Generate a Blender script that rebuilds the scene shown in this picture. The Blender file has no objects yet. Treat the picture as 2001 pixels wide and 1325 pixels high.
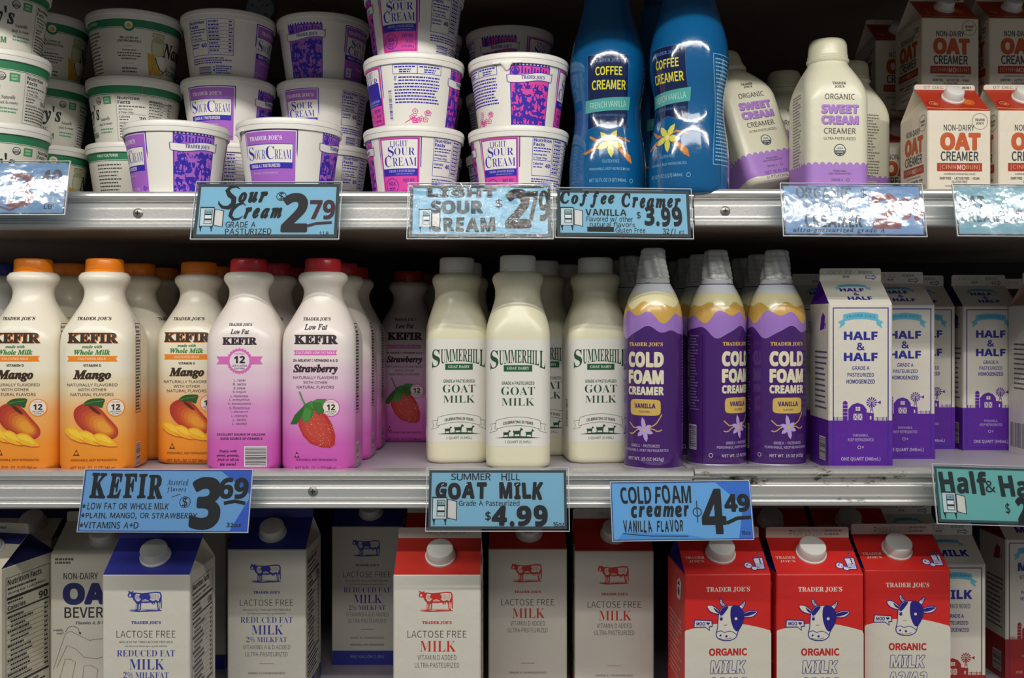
import bpy, bmesh, math, random, os
from mathutils import Vector, Matrix, geometry, noise
random.seed(7)
SC = bpy.context.scene
COL = SC.collection
PI = math.pi
F_PX, CX, HY, CAM_D, CAM_Z = 1980.0, 1000.5, 630.0, 1.10, 1.35
TOPZ, MIDZ, BOTZ = 1.4854, 1.189, 0.890
MM = 0.001

# ------------------------------------------------------------------ materials
def lin(h):
    h = h.lstrip('#')
    if len(h) == 3: h = ''.join(x+x for x in h)
    c = [int(h[i:i+2], 16)/255 for i in (0, 2, 4)]
    return [x/12.92 if x <= 0.04045 else ((x+0.055)/1.055)**2.4 for x in c] + [1.0]

MATS = {}
def mat(col, kind='card'):
    """procedural surface: kind decides gloss, colour may vary a little by noise"""
    key = (col, kind)
    if key in MATS: return MATS[key]
    m = bpy.data.materials.new(kind + '_' + col.strip('#'))
    m.use_nodes = True
    nt = m.node_tree; b = nt.nodes['Principled BSDF']
    b.inputs['Base Color'].default_value = lin(col)
    rough, spec, coat = {'card': (.42, .4, 0), 'ink': (.45, .35, 0), 'plastic': (.30, .5, 0), 'gloss': (.12, .5, .6),
                         'soft': (.5, .35, 0), 'paper': (.6, .3, 0), 'matte': (.75, .25, 0), 'can': (.2, .5, .25),
                         'metal': (.34, .5, 0), 'shelf': (.4, .4, 0), 'tub': (.32, .45, 0)}.get(kind, (.5, .4, 0))
    b.inputs['Roughness'].default_value = rough
    b.inputs['Specular IOR Level'].default_value = spec
    b.inputs['Coat Weight'].default_value = coat
    b.inputs['Coat Roughness'].default_value = .06
    if kind == 'metal': b.inputs['Metallic'].default_value = .62
    if kind in ('plastic', 'tub', 'card', 'shelf', 'metal', 'matte', 'gloss'):
        tc = nt.nodes.new('ShaderNodeTexCoord'); nz = nt.nodes.new('ShaderNodeTexNoise')
        sc, st, ds = {'plastic': (90, .05, .0006), 'tub': (120, .04, .0005), 'card': (45, .10, .0010), 'shelf': (60, .1, .0005),
                      'metal': (400, .05, .0004), 'matte': (300, .2, .0006), 'gloss': (60, .05, .0006)}[kind]
        nz.inputs['Scale'].default_value = sc; nz.inputs['Detail'].default_value = 3
        bp = nt.nodes.new('ShaderNodeBump'); bp.inputs['Strength'].default_value = st; bp.inputs['Distance'].default_value = ds*10
        nt.links.new(tc.outputs['Object'], nz.inputs['Vector'])
        nt.links.new(nz.outputs['Fac'], bp.inputs['Height'])
        nt.links.new(bp.outputs['Normal'], b.inputs['Normal'])
    MATS[key] = m
    return m

def ramp_mat(name, stops, kind='plastic', scale=1.0):
    """colour printed in a gradient up the bottle (object Z, metres * scale)"""
    m = mat('#ffffff', kind).copy(); m.name = name
    nt = m.node_tree; b = nt.nodes['Principled BSDF']
    tc = nt.nodes.new('ShaderNodeTexCoord'); sp = nt.nodes.new('ShaderNodeSeparateXYZ'); mp = nt.nodes.new('ShaderNodeMapRange')
    mp.inputs['From Max'].default_value = 0.25
    rp = nt.nodes.new('ShaderNodeValToRGB')
    e = rp.color_ramp.elements
    while len(e) < len(stops): e.new(.5)
    for el, (z, c) in zip(e, stops):
        el.position = z/250.0; el.color = lin(c)
    rp.color_ramp.interpolation = 'EASE'
    nt.links.new(tc.outputs['Object'], sp.inputs[0]); nt.links.new(sp.outputs['Z'], mp.inputs['Value'])
    nt.links.new(mp.outputs['Result'], rp.inputs[0]); nt.links.new(rp.outputs['Color'], b.inputs['Base Color'])
    return m

def grime_mat(name, col, dirt, amount, kind):
    """metal or enamel with brown stains of their own shape"""
    m = mat(col, kind).copy(); m.name = name
    nt = m.node_tree; b = nt.nodes['Principled BSDF']
    tc = nt.nodes.new('ShaderNodeTexCoord'); n = nt.nodes.new('ShaderNodeTexNoise'); n.inputs['Scale'].default_value = 26; n.inputs['Detail'].default_value = 8
    n.inputs['Roughness'].default_value = .7
    mp = nt.nodes.new('ShaderNodeMapping'); mp.inputs['Scale'].default_value = (1, 1, 2.2)
    r = nt.nodes.new('ShaderNodeMapRange'); r.inputs['From Min'].default_value = 1-amount; r.inputs['From Max'].default_value = 1-amount+.07
    mx = nt.nodes.new('ShaderNodeMix'); mx.data_type = 'RGBA'
    mx.inputs[6].default_value = lin(col); mx.inputs[7].default_value = lin(dirt)
    nt.links.new(tc.outputs['Object'], mp.inputs[0]); nt.links.new(mp.outputs[0], n.inputs['Vector']); nt.links.new(n.outputs['Fac'], r.inputs['Value'])
    nt.links.new(r.outputs['Result'], mx.inputs[0]); nt.links.new(mx.outputs[2], b.inputs['Base Color'])
    if kind == 'metal':
        iv = nt.nodes.new('ShaderNodeMath'); iv.operation = 'MULTIPLY_ADD'; iv.inputs[1].default_value = -.6; iv.inputs[2].default_value = .62
        nt.links.new(r.outputs['Result'], iv.inputs[0]); nt.links.new(iv.outputs[0], b.inputs['Metallic'])
    return m

def film_mat(name, bump, rough, scale, ior=1.5):
    """clear plastic sleeve: see-through with a rippled glossy face"""
    m = bpy.data.materials.new(name); m.use_nodes = True
    nt = m.node_tree
    for n in list(nt.nodes): nt.nodes.remove(n)
    out = nt.nodes.new('ShaderNodeOutputMaterial'); mix = nt.nodes.new('ShaderNodeMixShader')
    tr = nt.nodes.new('ShaderNodeBsdfTransparent'); tr.inputs[0].default_value = (.93, .95, .97, 1)
    gl = nt.nodes.new('ShaderNodeBsdfGlossy'); gl.inputs['Roughness'].default_value = rough
    fr = nt.nodes.new('ShaderNodeFresnel'); fr.inputs[0].default_value = ior
    tc = nt.nodes.new('ShaderNodeTexCoord'); nz = nt.nodes.new('ShaderNodeTexNoise'); nz.inputs['Scale'].default_value = scale; nz.inputs['Detail'].default_value = 4
    mp = nt.nodes.new('ShaderNodeMapping'); mp.inputs['Scale'].default_value = (1, 1, 1.0)
    bp = nt.nodes.new('ShaderNodeBump'); bp.inputs['Strength'].default_value = bump; bp.inputs['Distance'].default_value = .004
    nt.links.new(tc.outputs['Object'], mp.inputs[0]); nt.links.new(mp.outputs[0], nz.inputs['Vector'])
    nt.links.new(nz.outputs['Fac'], bp.inputs['Height']); nt.links.new(bp.outputs[0], gl.inputs['Normal']); nt.links.new(bp.outputs[0], fr.inputs['Normal'])
    nt.links.new(fr.outputs[0], mix.inputs[0]); nt.links.new(tr.outputs[0], mix.inputs[1]); nt.links.new(gl.outputs[0], mix.inputs[2])
    nt.links.new(mix.outputs[0], out.inputs[0])
    return m

# ------------------------------------------------------------------ lettering
def _font(fn):
    try:
        return bpy.data.fonts.load(os.path.join(bpy.utils.system_resource('DATAFILES', path='fonts'), fn))
    except Exception:
        return None
MATH = _font('NotoSansMath-Regular.woff2')
CJK = _font('Noto Sans CJK Regular.woff2')
STY = {'bold': (0x1D400, 0x1D41A, 0x1D7CE), 'ital': (0x1D468, 0x1D482, 0x1D7CE), 'script': (0x1D4D0, 0x1D4EA, 0x1D7CE),
       'sansb': (0x1D5D4, 0x1D5EE, 0x1D7EC), 'sansbi': (0x1D63C, 0x1D656, 0x1D7EC)}
def _tr(s, st):
    if MATH is None: return s
    U, L, D = STY[st]; o = ''
    for c in s:
        if 'A' <= c <= 'Z': o += chr(U+ord(c)-65)
        elif 'a' <= c <= 'z': o += chr(L+ord(c)-97)
        elif '0' <= c <= '9': o += chr(D+ord(c)-48)
        else: o += c
    return o
TXT = {}
def glyphs(s, font, off):
    key = (s, font, off)
    if key in TXT: return TXT[key]
    c = bpy.data.curves.new('txt', 'FONT')
    c.resolution_u = 3; c.size = 1; c.offset = max(-.008, min(0, off)); c.align_x = 'CENTER'
    if font in STY:
        if MATH: c.font = MATH
        c.body = _tr(s, font)
    else:
        f = {'sans': MATH, 'cond': CJK}.get(font)
        if f: c.font = f
        c.body = s
    o = bpy.data.objects.new('txt', c)
    me = bpy.data.meshes.new_from_object(o)
    off *= .34
    vs = [(v.co.x, v.co.y) for v in me.vertices]; fs = [tuple(p.vertices) for p in me.polygons]
    bpy.data.objects.remove(o); bpy.data.curves.remove(c); bpy.data.meshes.remove(me)
    if not vs: vs, fs = [(0, 0), (1e-3, 0), (0, 1e-3)], [(0, 1, 2)]
    if off > .0025:                       # heavier weight: the glyph swept over a small disc
        n = 5 if off < .012 else 8; b = vs; vs = list(b)
        for i in range(n):
            dx, dy = off*math.cos(2*PI*i/n+.3), off*math.sin(2*PI*i/n+.3)
            vs += [(x+dx, y+dy) for x, y in b]
    x0, x1 = min(v[0] for v in vs), max(v[0] for v in vs); y0, y1 = min(v[1] for v in vs), max(v[1] for v in vs)
    TXT[key] = (vs, fs, x0, x1, y0, y1)
    return TXT[key]

class Art:
    """flat printing in millimetres: u across, v up"""
    def __init__(s): s.items = []
    def _add(s, vs, fs, col, lay): s.items.append((vs, fs, col, lay))
    def text(s, t, u, v, w, h, col, font='sans', off=0, lay=3, rot=0, shear=0, warp=None, ol=None):
        vs, fs, x0, x1, y0, y1 = glyphs(t, font, off)
        kx = w/max(x1-x0, 1e-6); ky = h/max(y1-y0, 1e-6); cr, sr = math.cos(rot), math.sin(rot)
        out = []
        for x, y in vs:
            a = (x-(x0+x1)/2)*kx; b = (y-(y0+y1)/2)*ky; a += shear*b
            a, b = a*cr-b*sr, a*sr+b*cr
            p = (u+a, v+b)
            out.append(warp(*p) if warp else p)
        n = len(vs) if not fs else max(max(f) for f in fs)+1
        while n < len(vs) and len(vs) % n: n += 1
        if ol:                               # outlined letters: a border of ol[0] mm in ol[1]
            for i in range(12):
                dx, dy = ol[0]*math.cos(PI*i/6), ol[0]*math.sin(PI*i/6); s._add([(x+dx, y+dy) for x, y in out[:n]], fs, ol[1], lay-1)
        for i in range(0, len(out), n): s._add(out[i:i+n], fs, col, lay)
    def poly(s, pts, col, lay=1):
        tris = geometry.tessellate_polygon([[Vector((p[0], p[1], 0)) for p in pts]])
        s._add([tuple(p) for p in pts], [tuple(t) for t in tris], col, lay)
    def rect(s, u0, v0, u1, v1, col, lay=1): s._add([(u0, v0), (u1, v0), (u1, v1), (u0, v1)], [(0, 1, 2, 3)], col, lay)
    def frame(s, u0, v0, u1, v1, t, col, lay=2):
        s.rect(u0, v0, u1, v0+t, col, lay); s.rect(u0, v1-t, u1, v1, col, lay)
        s.rect(u0, v0+t, u0+t, v1-t, col, lay); s.rect(u1-t, v0+t, u1, v1-t, col, lay)
    def circ(s, u, v, r, col, lay=2, n=28, ry=None, rot=0):
        ry = ry or r; c, q = math.cos(rot), math.sin(rot)
        pts = []
        for i in range(n):
            a, b = r*math.cos(2*PI*i/n), ry*math.sin(2*PI*i/n); pts.append((u+a*c-b*q, v+a*q+b*c))
        s._add(pts, [tuple(range(n))], col, lay)
    def ringo(s, u, v, r, t, col, lay=2, n=32):
        vs, fs = [], []
        for i in range(n):
            c, q = math.cos(2*PI*i/n), math.sin(2*PI*i/n); vs += [(u+r*c, v+r*q), (u+(r-t)*c, v+(r-t)*q)]
        for i in range(n):
            j = (i+1) % n; fs.append((2*i, 2*j, 2*j+1, 2*i+1))
        s._add(vs, fs, col, lay)
    def line(s, pts, w, col, lay=2, taper=False):
        n = len(pts); vs, fs = [], []
        for i in range(n):
            a = pts[max(i-1, 0)]; b = pts[min(i+1, n-1)]
            dx, dy = b[0]-a[0], b[1]-a[1]; L = math.hypot(dx, dy) or 1
            k = w/2*(math.sin(PI*(i+.35)/(n-.3)) if taper else 1)
            vs += [(pts[i][0]-dy/L*k, pts[i][1]+dx/L*k), (pts[i][0]+dy/L*k, pts[i][1]-dx/L*k)]
        for i in range(n-1): fs.append((2*i, 2*i+1, 2*i+3, 2*i+2))
        s._add(vs, fs, col, lay)
    def para(s, u, v, w, n, step, h, col, lay=2, ragged=.25, center=False, seed=1):
        """lines of print too small to read"""
        r = random.Random(seed)
        for i in range(n):
            L = w*(1-r.random()*ragged); x = u-L/2 if center else u; end = x+L
            while x < end-.4:
                q = min(end-x, r.uniform(1.4, 4.2)); s.rect(x, v-i*step-h/2, x+q, v-i*step+h/2, col, lay); x += q+.7
    def bars(s, u0, v0, u1, v1, col='#1a1a1a', bg='#ece9e2', seed=3, vertical=True):
        r = random.Random(seed); s.rect(u0, v0, u1, v1, bg, 2)
        if vertical:
            x = u0+1
            while x < u1-1.2:
                q = r.choice((.35, .35, .7, 1.0)); s.rect(x, v0+1, x+q, v1-.6, col, 3); x += q+r.choice((.35, .6, .8))
        else:
            x = v0+1
            while x < v1-1.2:
                q = r.choice((.35, .35, .7, 1.0)); s.rect(u0+1, x, u1-.6, x+q, col, 3); x += q+r.choice((.35, .6, .8))
    def shift(s, du, dv=0, k=1):
        a = Art(); a.items = [([(x*k+du, y*k+dv) for x, y in vs], fs, c, l) for vs, fs, c, l in s.items]; return a
    def add(s, o, du=0, dv=0, k=1): s.items += o.shift(du, dv, k).items
    def recol(s, f):
        a = Art(); a.items = [(v, q, f(c), l) for v, q, c, l in s.items]; return a

# ------------------------------------------------------------------ mesh builder
class MB:
    def __init__(s): s.v = []; s.f = []; s.m = []; s.mats = []; s.sm = []
    def mi(s, m):
        if m not in s.mats: s.mats.append(m)
        return s.mats.index(m)
    def add(s, vs, fs, m, smooth=True):
        b = len(s.v); i = s.mi(m); s.v += [tuple(v) for v in vs]
        for f in fs: s.f.append(tuple(x+b for x in f)); s.m.append(i); s.sm.append(smooth)
    def box(s, x0, y0, z0, x1, y1, z1, m):
        s.add([(x0, y0, z0), (x1, y0, z0), (x1, y1, z0), (x0, y1, z0), (x0, y0, z1), (x1, y0, z1), (x1, y1, z1), (x0, y1, z1)],
              [(0, 3, 2, 1), (4, 5, 6, 7), (0, 1, 5, 4), (1, 2, 6, 5), (2, 3, 7, 6), (3, 0, 4, 7)], m, False)
    def loft(s, rings, m, cap0=True, cap1=True):
        n = len(rings[0]); vs = [p for r in rings for p in r]; fs = []
        for k in range(len(rings)-1):
            for i in range(n):
                j = (i+1) % n; fs.append((k*n+i, k*n+j, (k+1)*n+j, (k+1)*n+i))
        if cap0: fs.append(tuple(range(n-1, -1, -1)))
        if cap1: fs.append(tuple(range((len(rings)-1)*n, len(rings)*n)))
        s.add(vs, fs, m)
    def print(s, art, fn, kind='ink', step=None, stepv=None, smooth=True, base=.06, dl=.062):
        """lay the artwork on a surface; fn(u, v, lift) gives the point"""
        for idx, (vs, fs, col, lay) in enumerate(art.items):
            us = [p[0] for p in vs]; ws = [p[1] for p in vs]
            if (step and max(us)-min(us) > step*1.3) or (stepv and max(ws)-min(ws) > stepv*1.3):
                bm = bmesh.new(); bv = [bm.verts.new((x, y, 0)) for x, y in vs]
                for f in fs:
                    try: bm.faces.new([bv[i] for i in f])
                    except ValueError: pass
                for st, lo, hi, no, ax in ((step, min(us), max(us), (1, 0, 0), 0), (stepv, min(ws), max(ws), (0, 1, 0), 1)):
                    if not st: continue
                    k = math.ceil((lo+1e-4)/st)
                    while k*st < hi-1e-4:
                        co = (k*st, 0, 0) if ax == 0 else (0, k*st, 0)
                        bmesh.ops.bisect_plane(bm, geom=bm.verts[:]+bm.edges[:]+bm.faces[:], plane_co=co, plane_no=no, dist=1e-5); k += 1
                bm.verts.index_update()
                pv = [(v.co.x, v.co.y) for v in bm.verts]; pf = [[v.index for v in f.verts] for f in bm.faces]; bm.free()
            else: pv, pf = vs, fs
            L = base+dl*lay+.0045*(idx % 12)
            s.add([fn(x, y, L) for x, y in pv], pf, col if isinstance(col, bpy.types.Material) else mat(col, kind), smooth)
    def build(s, name, scale=MM, angle=35):
        me = bpy.data.meshes.new(name)
        me.from_pydata([(x*scale, y*scale, z*scale) for x, y, z in s.v], [], s.f)
        for m in s.mats: me.materials.append(m)
        me.polygons.foreach_set('material_index', s.m); me.polygons.foreach_set('use_smooth', s.sm)
        me.update()
        if angle: me.set_sharp_from_angle(angle=math.radians(angle))
        return me

def rrect(ax, ay, r, n, z):
    """rounded rectangle ring, even arc steps, from front centre towards +x"""
    r = min(r, ax, ay); fx, fy = ax-r, ay-r; q = PI*r/2
    segs = [('l', fx), ('a', q), ('l', 2*fy), ('a', q), ('l', 2*fx), ('a', q), ('l', 2*fy), ('a', q), ('l', fx)]
    P = sum(x[1] for x in segs); out = []
    for i in range(n):
        t = P*i/n; k = 0
        while k < 8 and t > segs[k][1]: t -= segs[k][1]; k += 1
        if k == 0: p = (t, -ay)
        elif k == 8: p = (-fx+t, -ay)
        elif k == 2: p = (ax, -fy+t)
        elif k == 4: p = (fx-t, ay)
        elif k == 6: p = (-ax, fy-t)
        else:
            cx, cy, a0 = {1: (fx, -fy, -PI/2), 3: (fx, fy, 0), 5: (-fx, fy, PI/2), 7: (-fx, -fy, PI)}[k]
            a = a0+(t/r if r > 1e-6 else 0); p = (cx+r*math.cos(a), cy+r*math.sin(a))
        out.append((p[0], p[1], z))
    return out

class Skin:
    """bottle or tub wall from (z, half width, corner radius[, half depth]) rows; knows where print lands"""
    def __init__(s, rows, n=112, fine=2.5):
        rows = [tuple(r)+((r[1],) if len(r) == 3 else ()) for r in rows]
        R = [rows[0]]
        for i in range(len(rows)-1):
            p0, p1, p2, p3 = rows[max(i-1, 0)], rows[i], rows[i+1], rows[min(i+2, len(rows)-1)]
            flat = all(abs(p1[j]-p2[j]) < .01 for j in (1, 2, 3))
            k = max(1, int(math.hypot(p2[0]-p1[0], p2[1]-p1[1])/fine)) if not flat else max(1, int((p2[0]-p1[0])/12))
            for a in range(1, k+1):
                t = a/k; row = [p1[0]+(p2[0]-p1[0])*t]
                for j in (1, 2, 3):
                    h1 = (p2[0]-p0[0]) or 1; h2 = (p3[0]-p1[0]) or 1; d = p2[0]-p1[0]
                    m1 = (p2[j]-p0[j])/h1*d; m2 = (p3[j]-p1[j])/h2*d
                    if (p2[j]-p1[j])*(p1[j]-p0[j]) <= 0: m1 = 0
                    if (p3[j]-p2[j])*(p2[j]-p1[j]) <= 0: m2 = 0
                    lim = 3*abs(p2[j]-p1[j]); m1 = max(-lim, min(lim, m1)); m2 = max(-lim, min(lim, m2))
                    row.append((2*t**3-3*t*t+1)*p1[j]+(t**3-2*t*t+t)*m1+(-2*t**3+3*t*t)*p2[j]+(t**3-t*t)*m2)
                R.append(tuple(row))
        s.n = n; s.rows = R
        s.rings = [rrect(r[1], r[3], r[2], n, r[0]) for r in R]
        s.per = []
        for g in s.rings: s.per.append(sum(math.dist(g[i], g[(i+1) % n]) for i in range(n)))
    def at(s, u, v):
        Z = s.rows; k = 0
        lo, hi = 0, len(Z)-2
        while lo < hi:
            m = (lo+hi+1)//2
            if Z[m][0] <= v: lo = m
            else: hi = m-1
        k = lo; d = Z[k+1][0]-Z[k][0]; f = (v-Z[k][0])/d if d > 1e-6 else 0
        f = max(0, min(1, f)); P = s.per[k]*(1-f)+s.per[k+1]*f
        t = (u/P*s.n) % s.n; i = int(t) % s.n; g = t-int(t); j = (i+1) % s.n
        a = Vector(s.rings[k][i]).lerp(Vector(s.rings[k][j]), g); b = Vector(s.rings[k+1][i]).lerp(Vector(s.rings[k+1][j]), g)
        return a.lerp(b, f)
    def back(s, u, v, L):
        k = max(0, next((i for i, q in enumerate(s.rows) if q[0] > v), len(s.rows)-1)-1); j = min(k+1, len(s.rows)-1); d = s.rows[j][0]-s.rows[k][0]
        f = (v-s.rows[k][0])/d if d > 1e-6 else 0
        return s.put((s.per[k]*(1-f)+s.per[j]*f)/2+u, v, L)
    def put(s, u, v, L):
        p = s.at(u, v); a = s.at(u+1.2, v)-s.at(u-1.2, v); b = s.at(u, min(v+1, s.rows[-1][0]))-s.at(u, max(v-1, s.rows[0][0]))
        n = a.cross(b)
        if n.length > 1e-9: n.normalize()
        return p+n*L

def lathe(mb, prof, m, n=64, cx=0, cy=0, rad=None, cap0=True, cap1=True):
    rings = []
    for z, r in prof:
        rings.append([(cx+(r*(rad(2*PI*i/n, z) if rad else 1))*math.sin(2*PI*i/n), cy-(r*(rad(2*PI*i/n, z) if rad else 1))*math.cos(2*PI*i/n), z) for i in range(n)])
    mb.loft(rings, m, cap0, cap1)

def tube(mb, pts, r, m, n=8):
    rings = []
    for i, p in enumerate(pts):
        a = Vector(pts[max(i-1, 0)]); b = Vector(pts[min(i+1, len(pts)-1)]); d = (b-a).normalized()
        x = d.orthogonal().normalized(); y = d.cross(x)
        rings.append([tuple(Vector(p)+x*r*math.cos(2*PI*k/n)+y*r*math.sin(2*PI*k/n)) for k in range(n)])
    mb.loft(rings, m)

# ------------------------------------------------------------------ scene objects
def link(name, me, parent=None, loc=(0, 0, 0), rot=(0, 0, 0)):
    o = bpy.data.objects.new(name, me); COL.objects.link(o); o.location = loc; o.rotation_euler = rot
    if parent: o.parent = parent
    return o
def place(kind, label, cat, proto, loc, rot=0, group=None, tilt=None, skip=()):
    """one more of a product: an empty at its base with its own copy of every part"""
    e = link(kind, None, None, loc, tilt or (0, 0, rot)); e.empty_display_size = .02
    e['label'] = label; e['category'] = cat
    if group: e['group'] = group
    for nm, me, l, r, lab, subs in proto:
        if nm in skip: continue
        o = link(nm, me, e, l, r)
        if lab: o['label'] = lab
        for n2, m2, l2, r2, lab2, _s in subs:
            if n2 in skip: continue
            q = link(n2, m2, o, l2, r2)
            if lab2: q['label'] = lab2
    return e
def X(px, D): return (px-CX)*D/F_PX
def at(px, D, z): return (X(px, D), D-CAM_D, z)
def part(nm, me, loc=(0, 0, 0), rot=(0, 0, 0), label=None, subs=()): return (nm, me, loc, rot, label, list(subs))
def struct(name, mb, loc=(0, 0, 0)):
    o = link(name, mb.build(name, 1.0), None, loc); o['kind'] = 'structure'; return o
# ================================================================== sour cream tubs
TUB = Skin([(0, 43, 43), (1.2, 44.6, 44.6), (3, 45.3, 45.3), (35, 49.8, 49.8), (66, 54.2, 54.2), (69.5, 54.6, 54.6)], n=120, fine=4)
TUBP = 2*PI*50
def tub_put(u, v, L):
    r = TUB.at(0, v); P = 2*PI*abs(r.y)
    return TUB.put(u*P/TUBP, v, L)
WHITE = '#e9e5db'
def lid_mesh():
    mb = MB()
    lathe(mb, [(69.3, 54.7), (68.2, 56.0), (67.6, 58.0), (68.0, 58.9), (70, 59.1), (73.2, 59.3), (73.6, 59.9), (76.5, 60.1), (78.8, 59.6), (80, 58.2), (80.3, 56.6),
               (80.0, 55.4), (79.5, 54.6), (79.5, 30), (79.5, .5)], mat('#e6e3da', 'tub'), 112)
    mb.v = [(x*.961, y*.961, z) for x, y, z in mb.v]
    return mb.build('lid')
def tab_mesh():
    mb = MB(); m = mat('#efede6', 'tub')
    fan = []
    for k, (w, z, o) in enumerate(((11, 70, 59.0), (8, 68.5, 59.4), (4.5, 65.5, 58.6), (3.2, 62.5, 57.6), (1.0, 60.6, 57.0))):
        fan.append([(w*math.sin(a)*1.0, -(o+1.1*math.cos(a)), z) for a in [2*PI*q/12 for q in range(12)]])
    mb.loft(fan[::-1], m)
    for q in (-1, 1): mb.loft([[(q*x, -y2, z) for x, y2, z in r] if q > 0 else [(-x, -y2, z) for x, y2, z in r][::-1] for r in
        ([(16, 57.3, 68), (16, 58.5, 68), (16, 58.5, 70), (16, 57.3, 70)], [(8, 59.6, 67.5), (8, 60.5, 67.5), (8, 60.5, 69.5), (8, 59.6, 69.5)])], m)
    mb.v = [(x, y*.961, z) for x, y, z in mb.v]
    return mb.build('pull_tab')
LID = lid_mesh(); TAB = tab_mesh()
BLU = '#3527a8'; LIL = '#a864c4'; PNK = '#e0479f'
def picture(base, ink, seed=5):
    """old-fashioned figure scene printed in one ink, with stamp teeth and a banner"""
    a = Art(); a.rect(-22, 3, 22, 66, base, 1)
    a.frame(-22, 3, 22, 66, 1.0, ink, 2)
    for k in range(12):
        x = -22+k*3.75
        a.rect(x, 65.6, x+1.9, 68, ink, 1); a.rect(x, 1.2, x+1.9, 3.3, ink, 1)
    r = random.Random(seed)
    def blob(x, y, rx, ry, lay=2, col=ink):
        n = 11; ph = r.random()*6
        a.poly([(max(-21, min(21, x+rx*(1+.3*math.sin(3*q+ph))*math.cos(q))), max(3.5, min(65.5, y+ry*(1+.3*math.cos(2*q+ph))*math.sin(q)))) for q in [2*PI*i/n for i in range(n)]], col, lay)
    for hx, hy, s in ((-13, 40, 1.0), (9, 34, 1.15), (-4, 16, 1.1), (14, 12, .95), (-16, 14, .9)):
        blob(hx, hy, 3.6*s, 4.0*s); blob(hx+.6, hy+3.2*s, 4.8*s, 2.0*s); blob(hx, hy-10*s, 7.0*s, 7.5*s); blob(hx-5*s, hy-6*s, 2.2*s, 4*s); blob(hx+5*s, hy-8*s, 2.0*s, 5*s)
        blob(hx+.4, hy-.4, 1.6*s, 1.8*s, 3, base); blob(hx-1.5, hy-9*s, 1.6*s, 4*s, 3, base); blob(hx+2.5, hy-11*s, 1.3*s, 3.6*s, 3, base); blob(hx-3, hy-14*s, 2.4*s, 1*s, 3, base)
    for i in range(30): blob(r.uniform(-20, 20), r.uniform(5, 46), r.uniform(1.6, 4.2), r.uniform(1.4, 4.0), 2)
    for i in range(90): blob(r.uniform(-20, 20), r.uniform(5, 46), r.uniform(.4, 1.4), r.uniform(.4, 2.2), 4, ink if i % 3 else base)
    for i in range(7): a.line([(-18+i*5+q*1.4, 44+3*math.sin(q+i)) for q in range(5)], .6, ink, 3)
    a.ringo(-16, 60.5, 4.4, 1.2, ink, 2); blob(-16, 60, 2.6, 3)
    for i in range(9): a.rect(-10+i*3.3, 57.5, -8.4+i*3.3, 64.5-1.2*(i % 3), ink, 2)
    def bn(y, x): return y+1.6*math.sin(x/9.0)
    top = [(x, bn(57.4, x)) for x in range(-24, 25, 3)]; bot = [(x, bn(49.2, x)) for x in range(-24, 25, 3)]
    a.poly(top+bot[::-1], '#ebe7dd', 5); a.line(top, .6, ink, 6); a.line(bot, .6, ink, 6)
    a.line([(-24, bn(57.4, -24)), (-25.4, 56), (-25, 50), (-24, bn(49.2, -24))], .6, ink, 6); a.line([(24, bn(57.4, 24)), (25.4, 60), (25, 51), (24, bn(49.2, 24))], .6, ink, 6)
    a.text("TRADER JOE'S", 3, 53.6, 26, 4.4, ink, 'bold', .02, 7, rot=.04)
    return a
def nutrition(ink, cal, w=56, extra=True):
    a = Art(); a.frame(-w/2, 26, w/2, 68, .5, ink, 2)
    a.text('Nutrition', -w/2+12, 64.6, 21, 3.7, ink, 'sansb', .02); a.text('Facts', -w/2+7.6, 60.0, 12.6, 3.5, ink, 'sansb', .02)
    a.rect(-w/2+25, 27, -w/2+25.5, 68, ink, 2)
    a.para(-w/2+1.5, 56, 22, 2, 3.0, 1.2, ink, ragged=.1); a.text('Serving size', -w/2+9.5, 49, 16, 2.7, ink, 'sansb', .01); a.text('2 Tbsp (30g)', -w/2+10, 45.4, 17, 2.5, ink, 'sansb', 0)
    a.rect(-w/2+1, 42.8, -w/2+24, 43.4, ink, 2); a.text('Calories', -w/2+7.5, 39.4, 12, 2.8, ink, 'sansb', .01); a.text(cal, -w/2+20, 37.6, 7, 4.6, ink, 'sansb', .01); a.para(-w/2+1.5, 35.6, 12, 1, 3, 1.1, ink)
    for k in range(9):
        v = 64-k*4.2; a.para(-w/2+27, v+1, 14, 1, 3, 1.5, ink, seed=k+9); a.para(w/2-6, v+1, 5, 1, 3, 1.5, ink, seed=k+5); a.rect(-w/2+26, v-1.4, w/2-.5, v-1.05-(.7 if k == 0 else 0), ink, 2)
    if extra:
        a.para(-w/2, 22.5, w, 3, 2.6, 1.2, ink, seed=77); a.bars(-w/2+8, 2.5, -w/2+28, 14, ink, WHITE, vertical=False)
        a.para(-w/2+34, 13, w-36, 4, 2.6, 1.2, ink, seed=31); a.circ(-w/2+31.5, 12, 1.2, '#d05a86', 3, 10); a.circ(-w/2+31.5, 8.5, 1.2, '#3a35b0', 3, 10)
    return a
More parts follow.
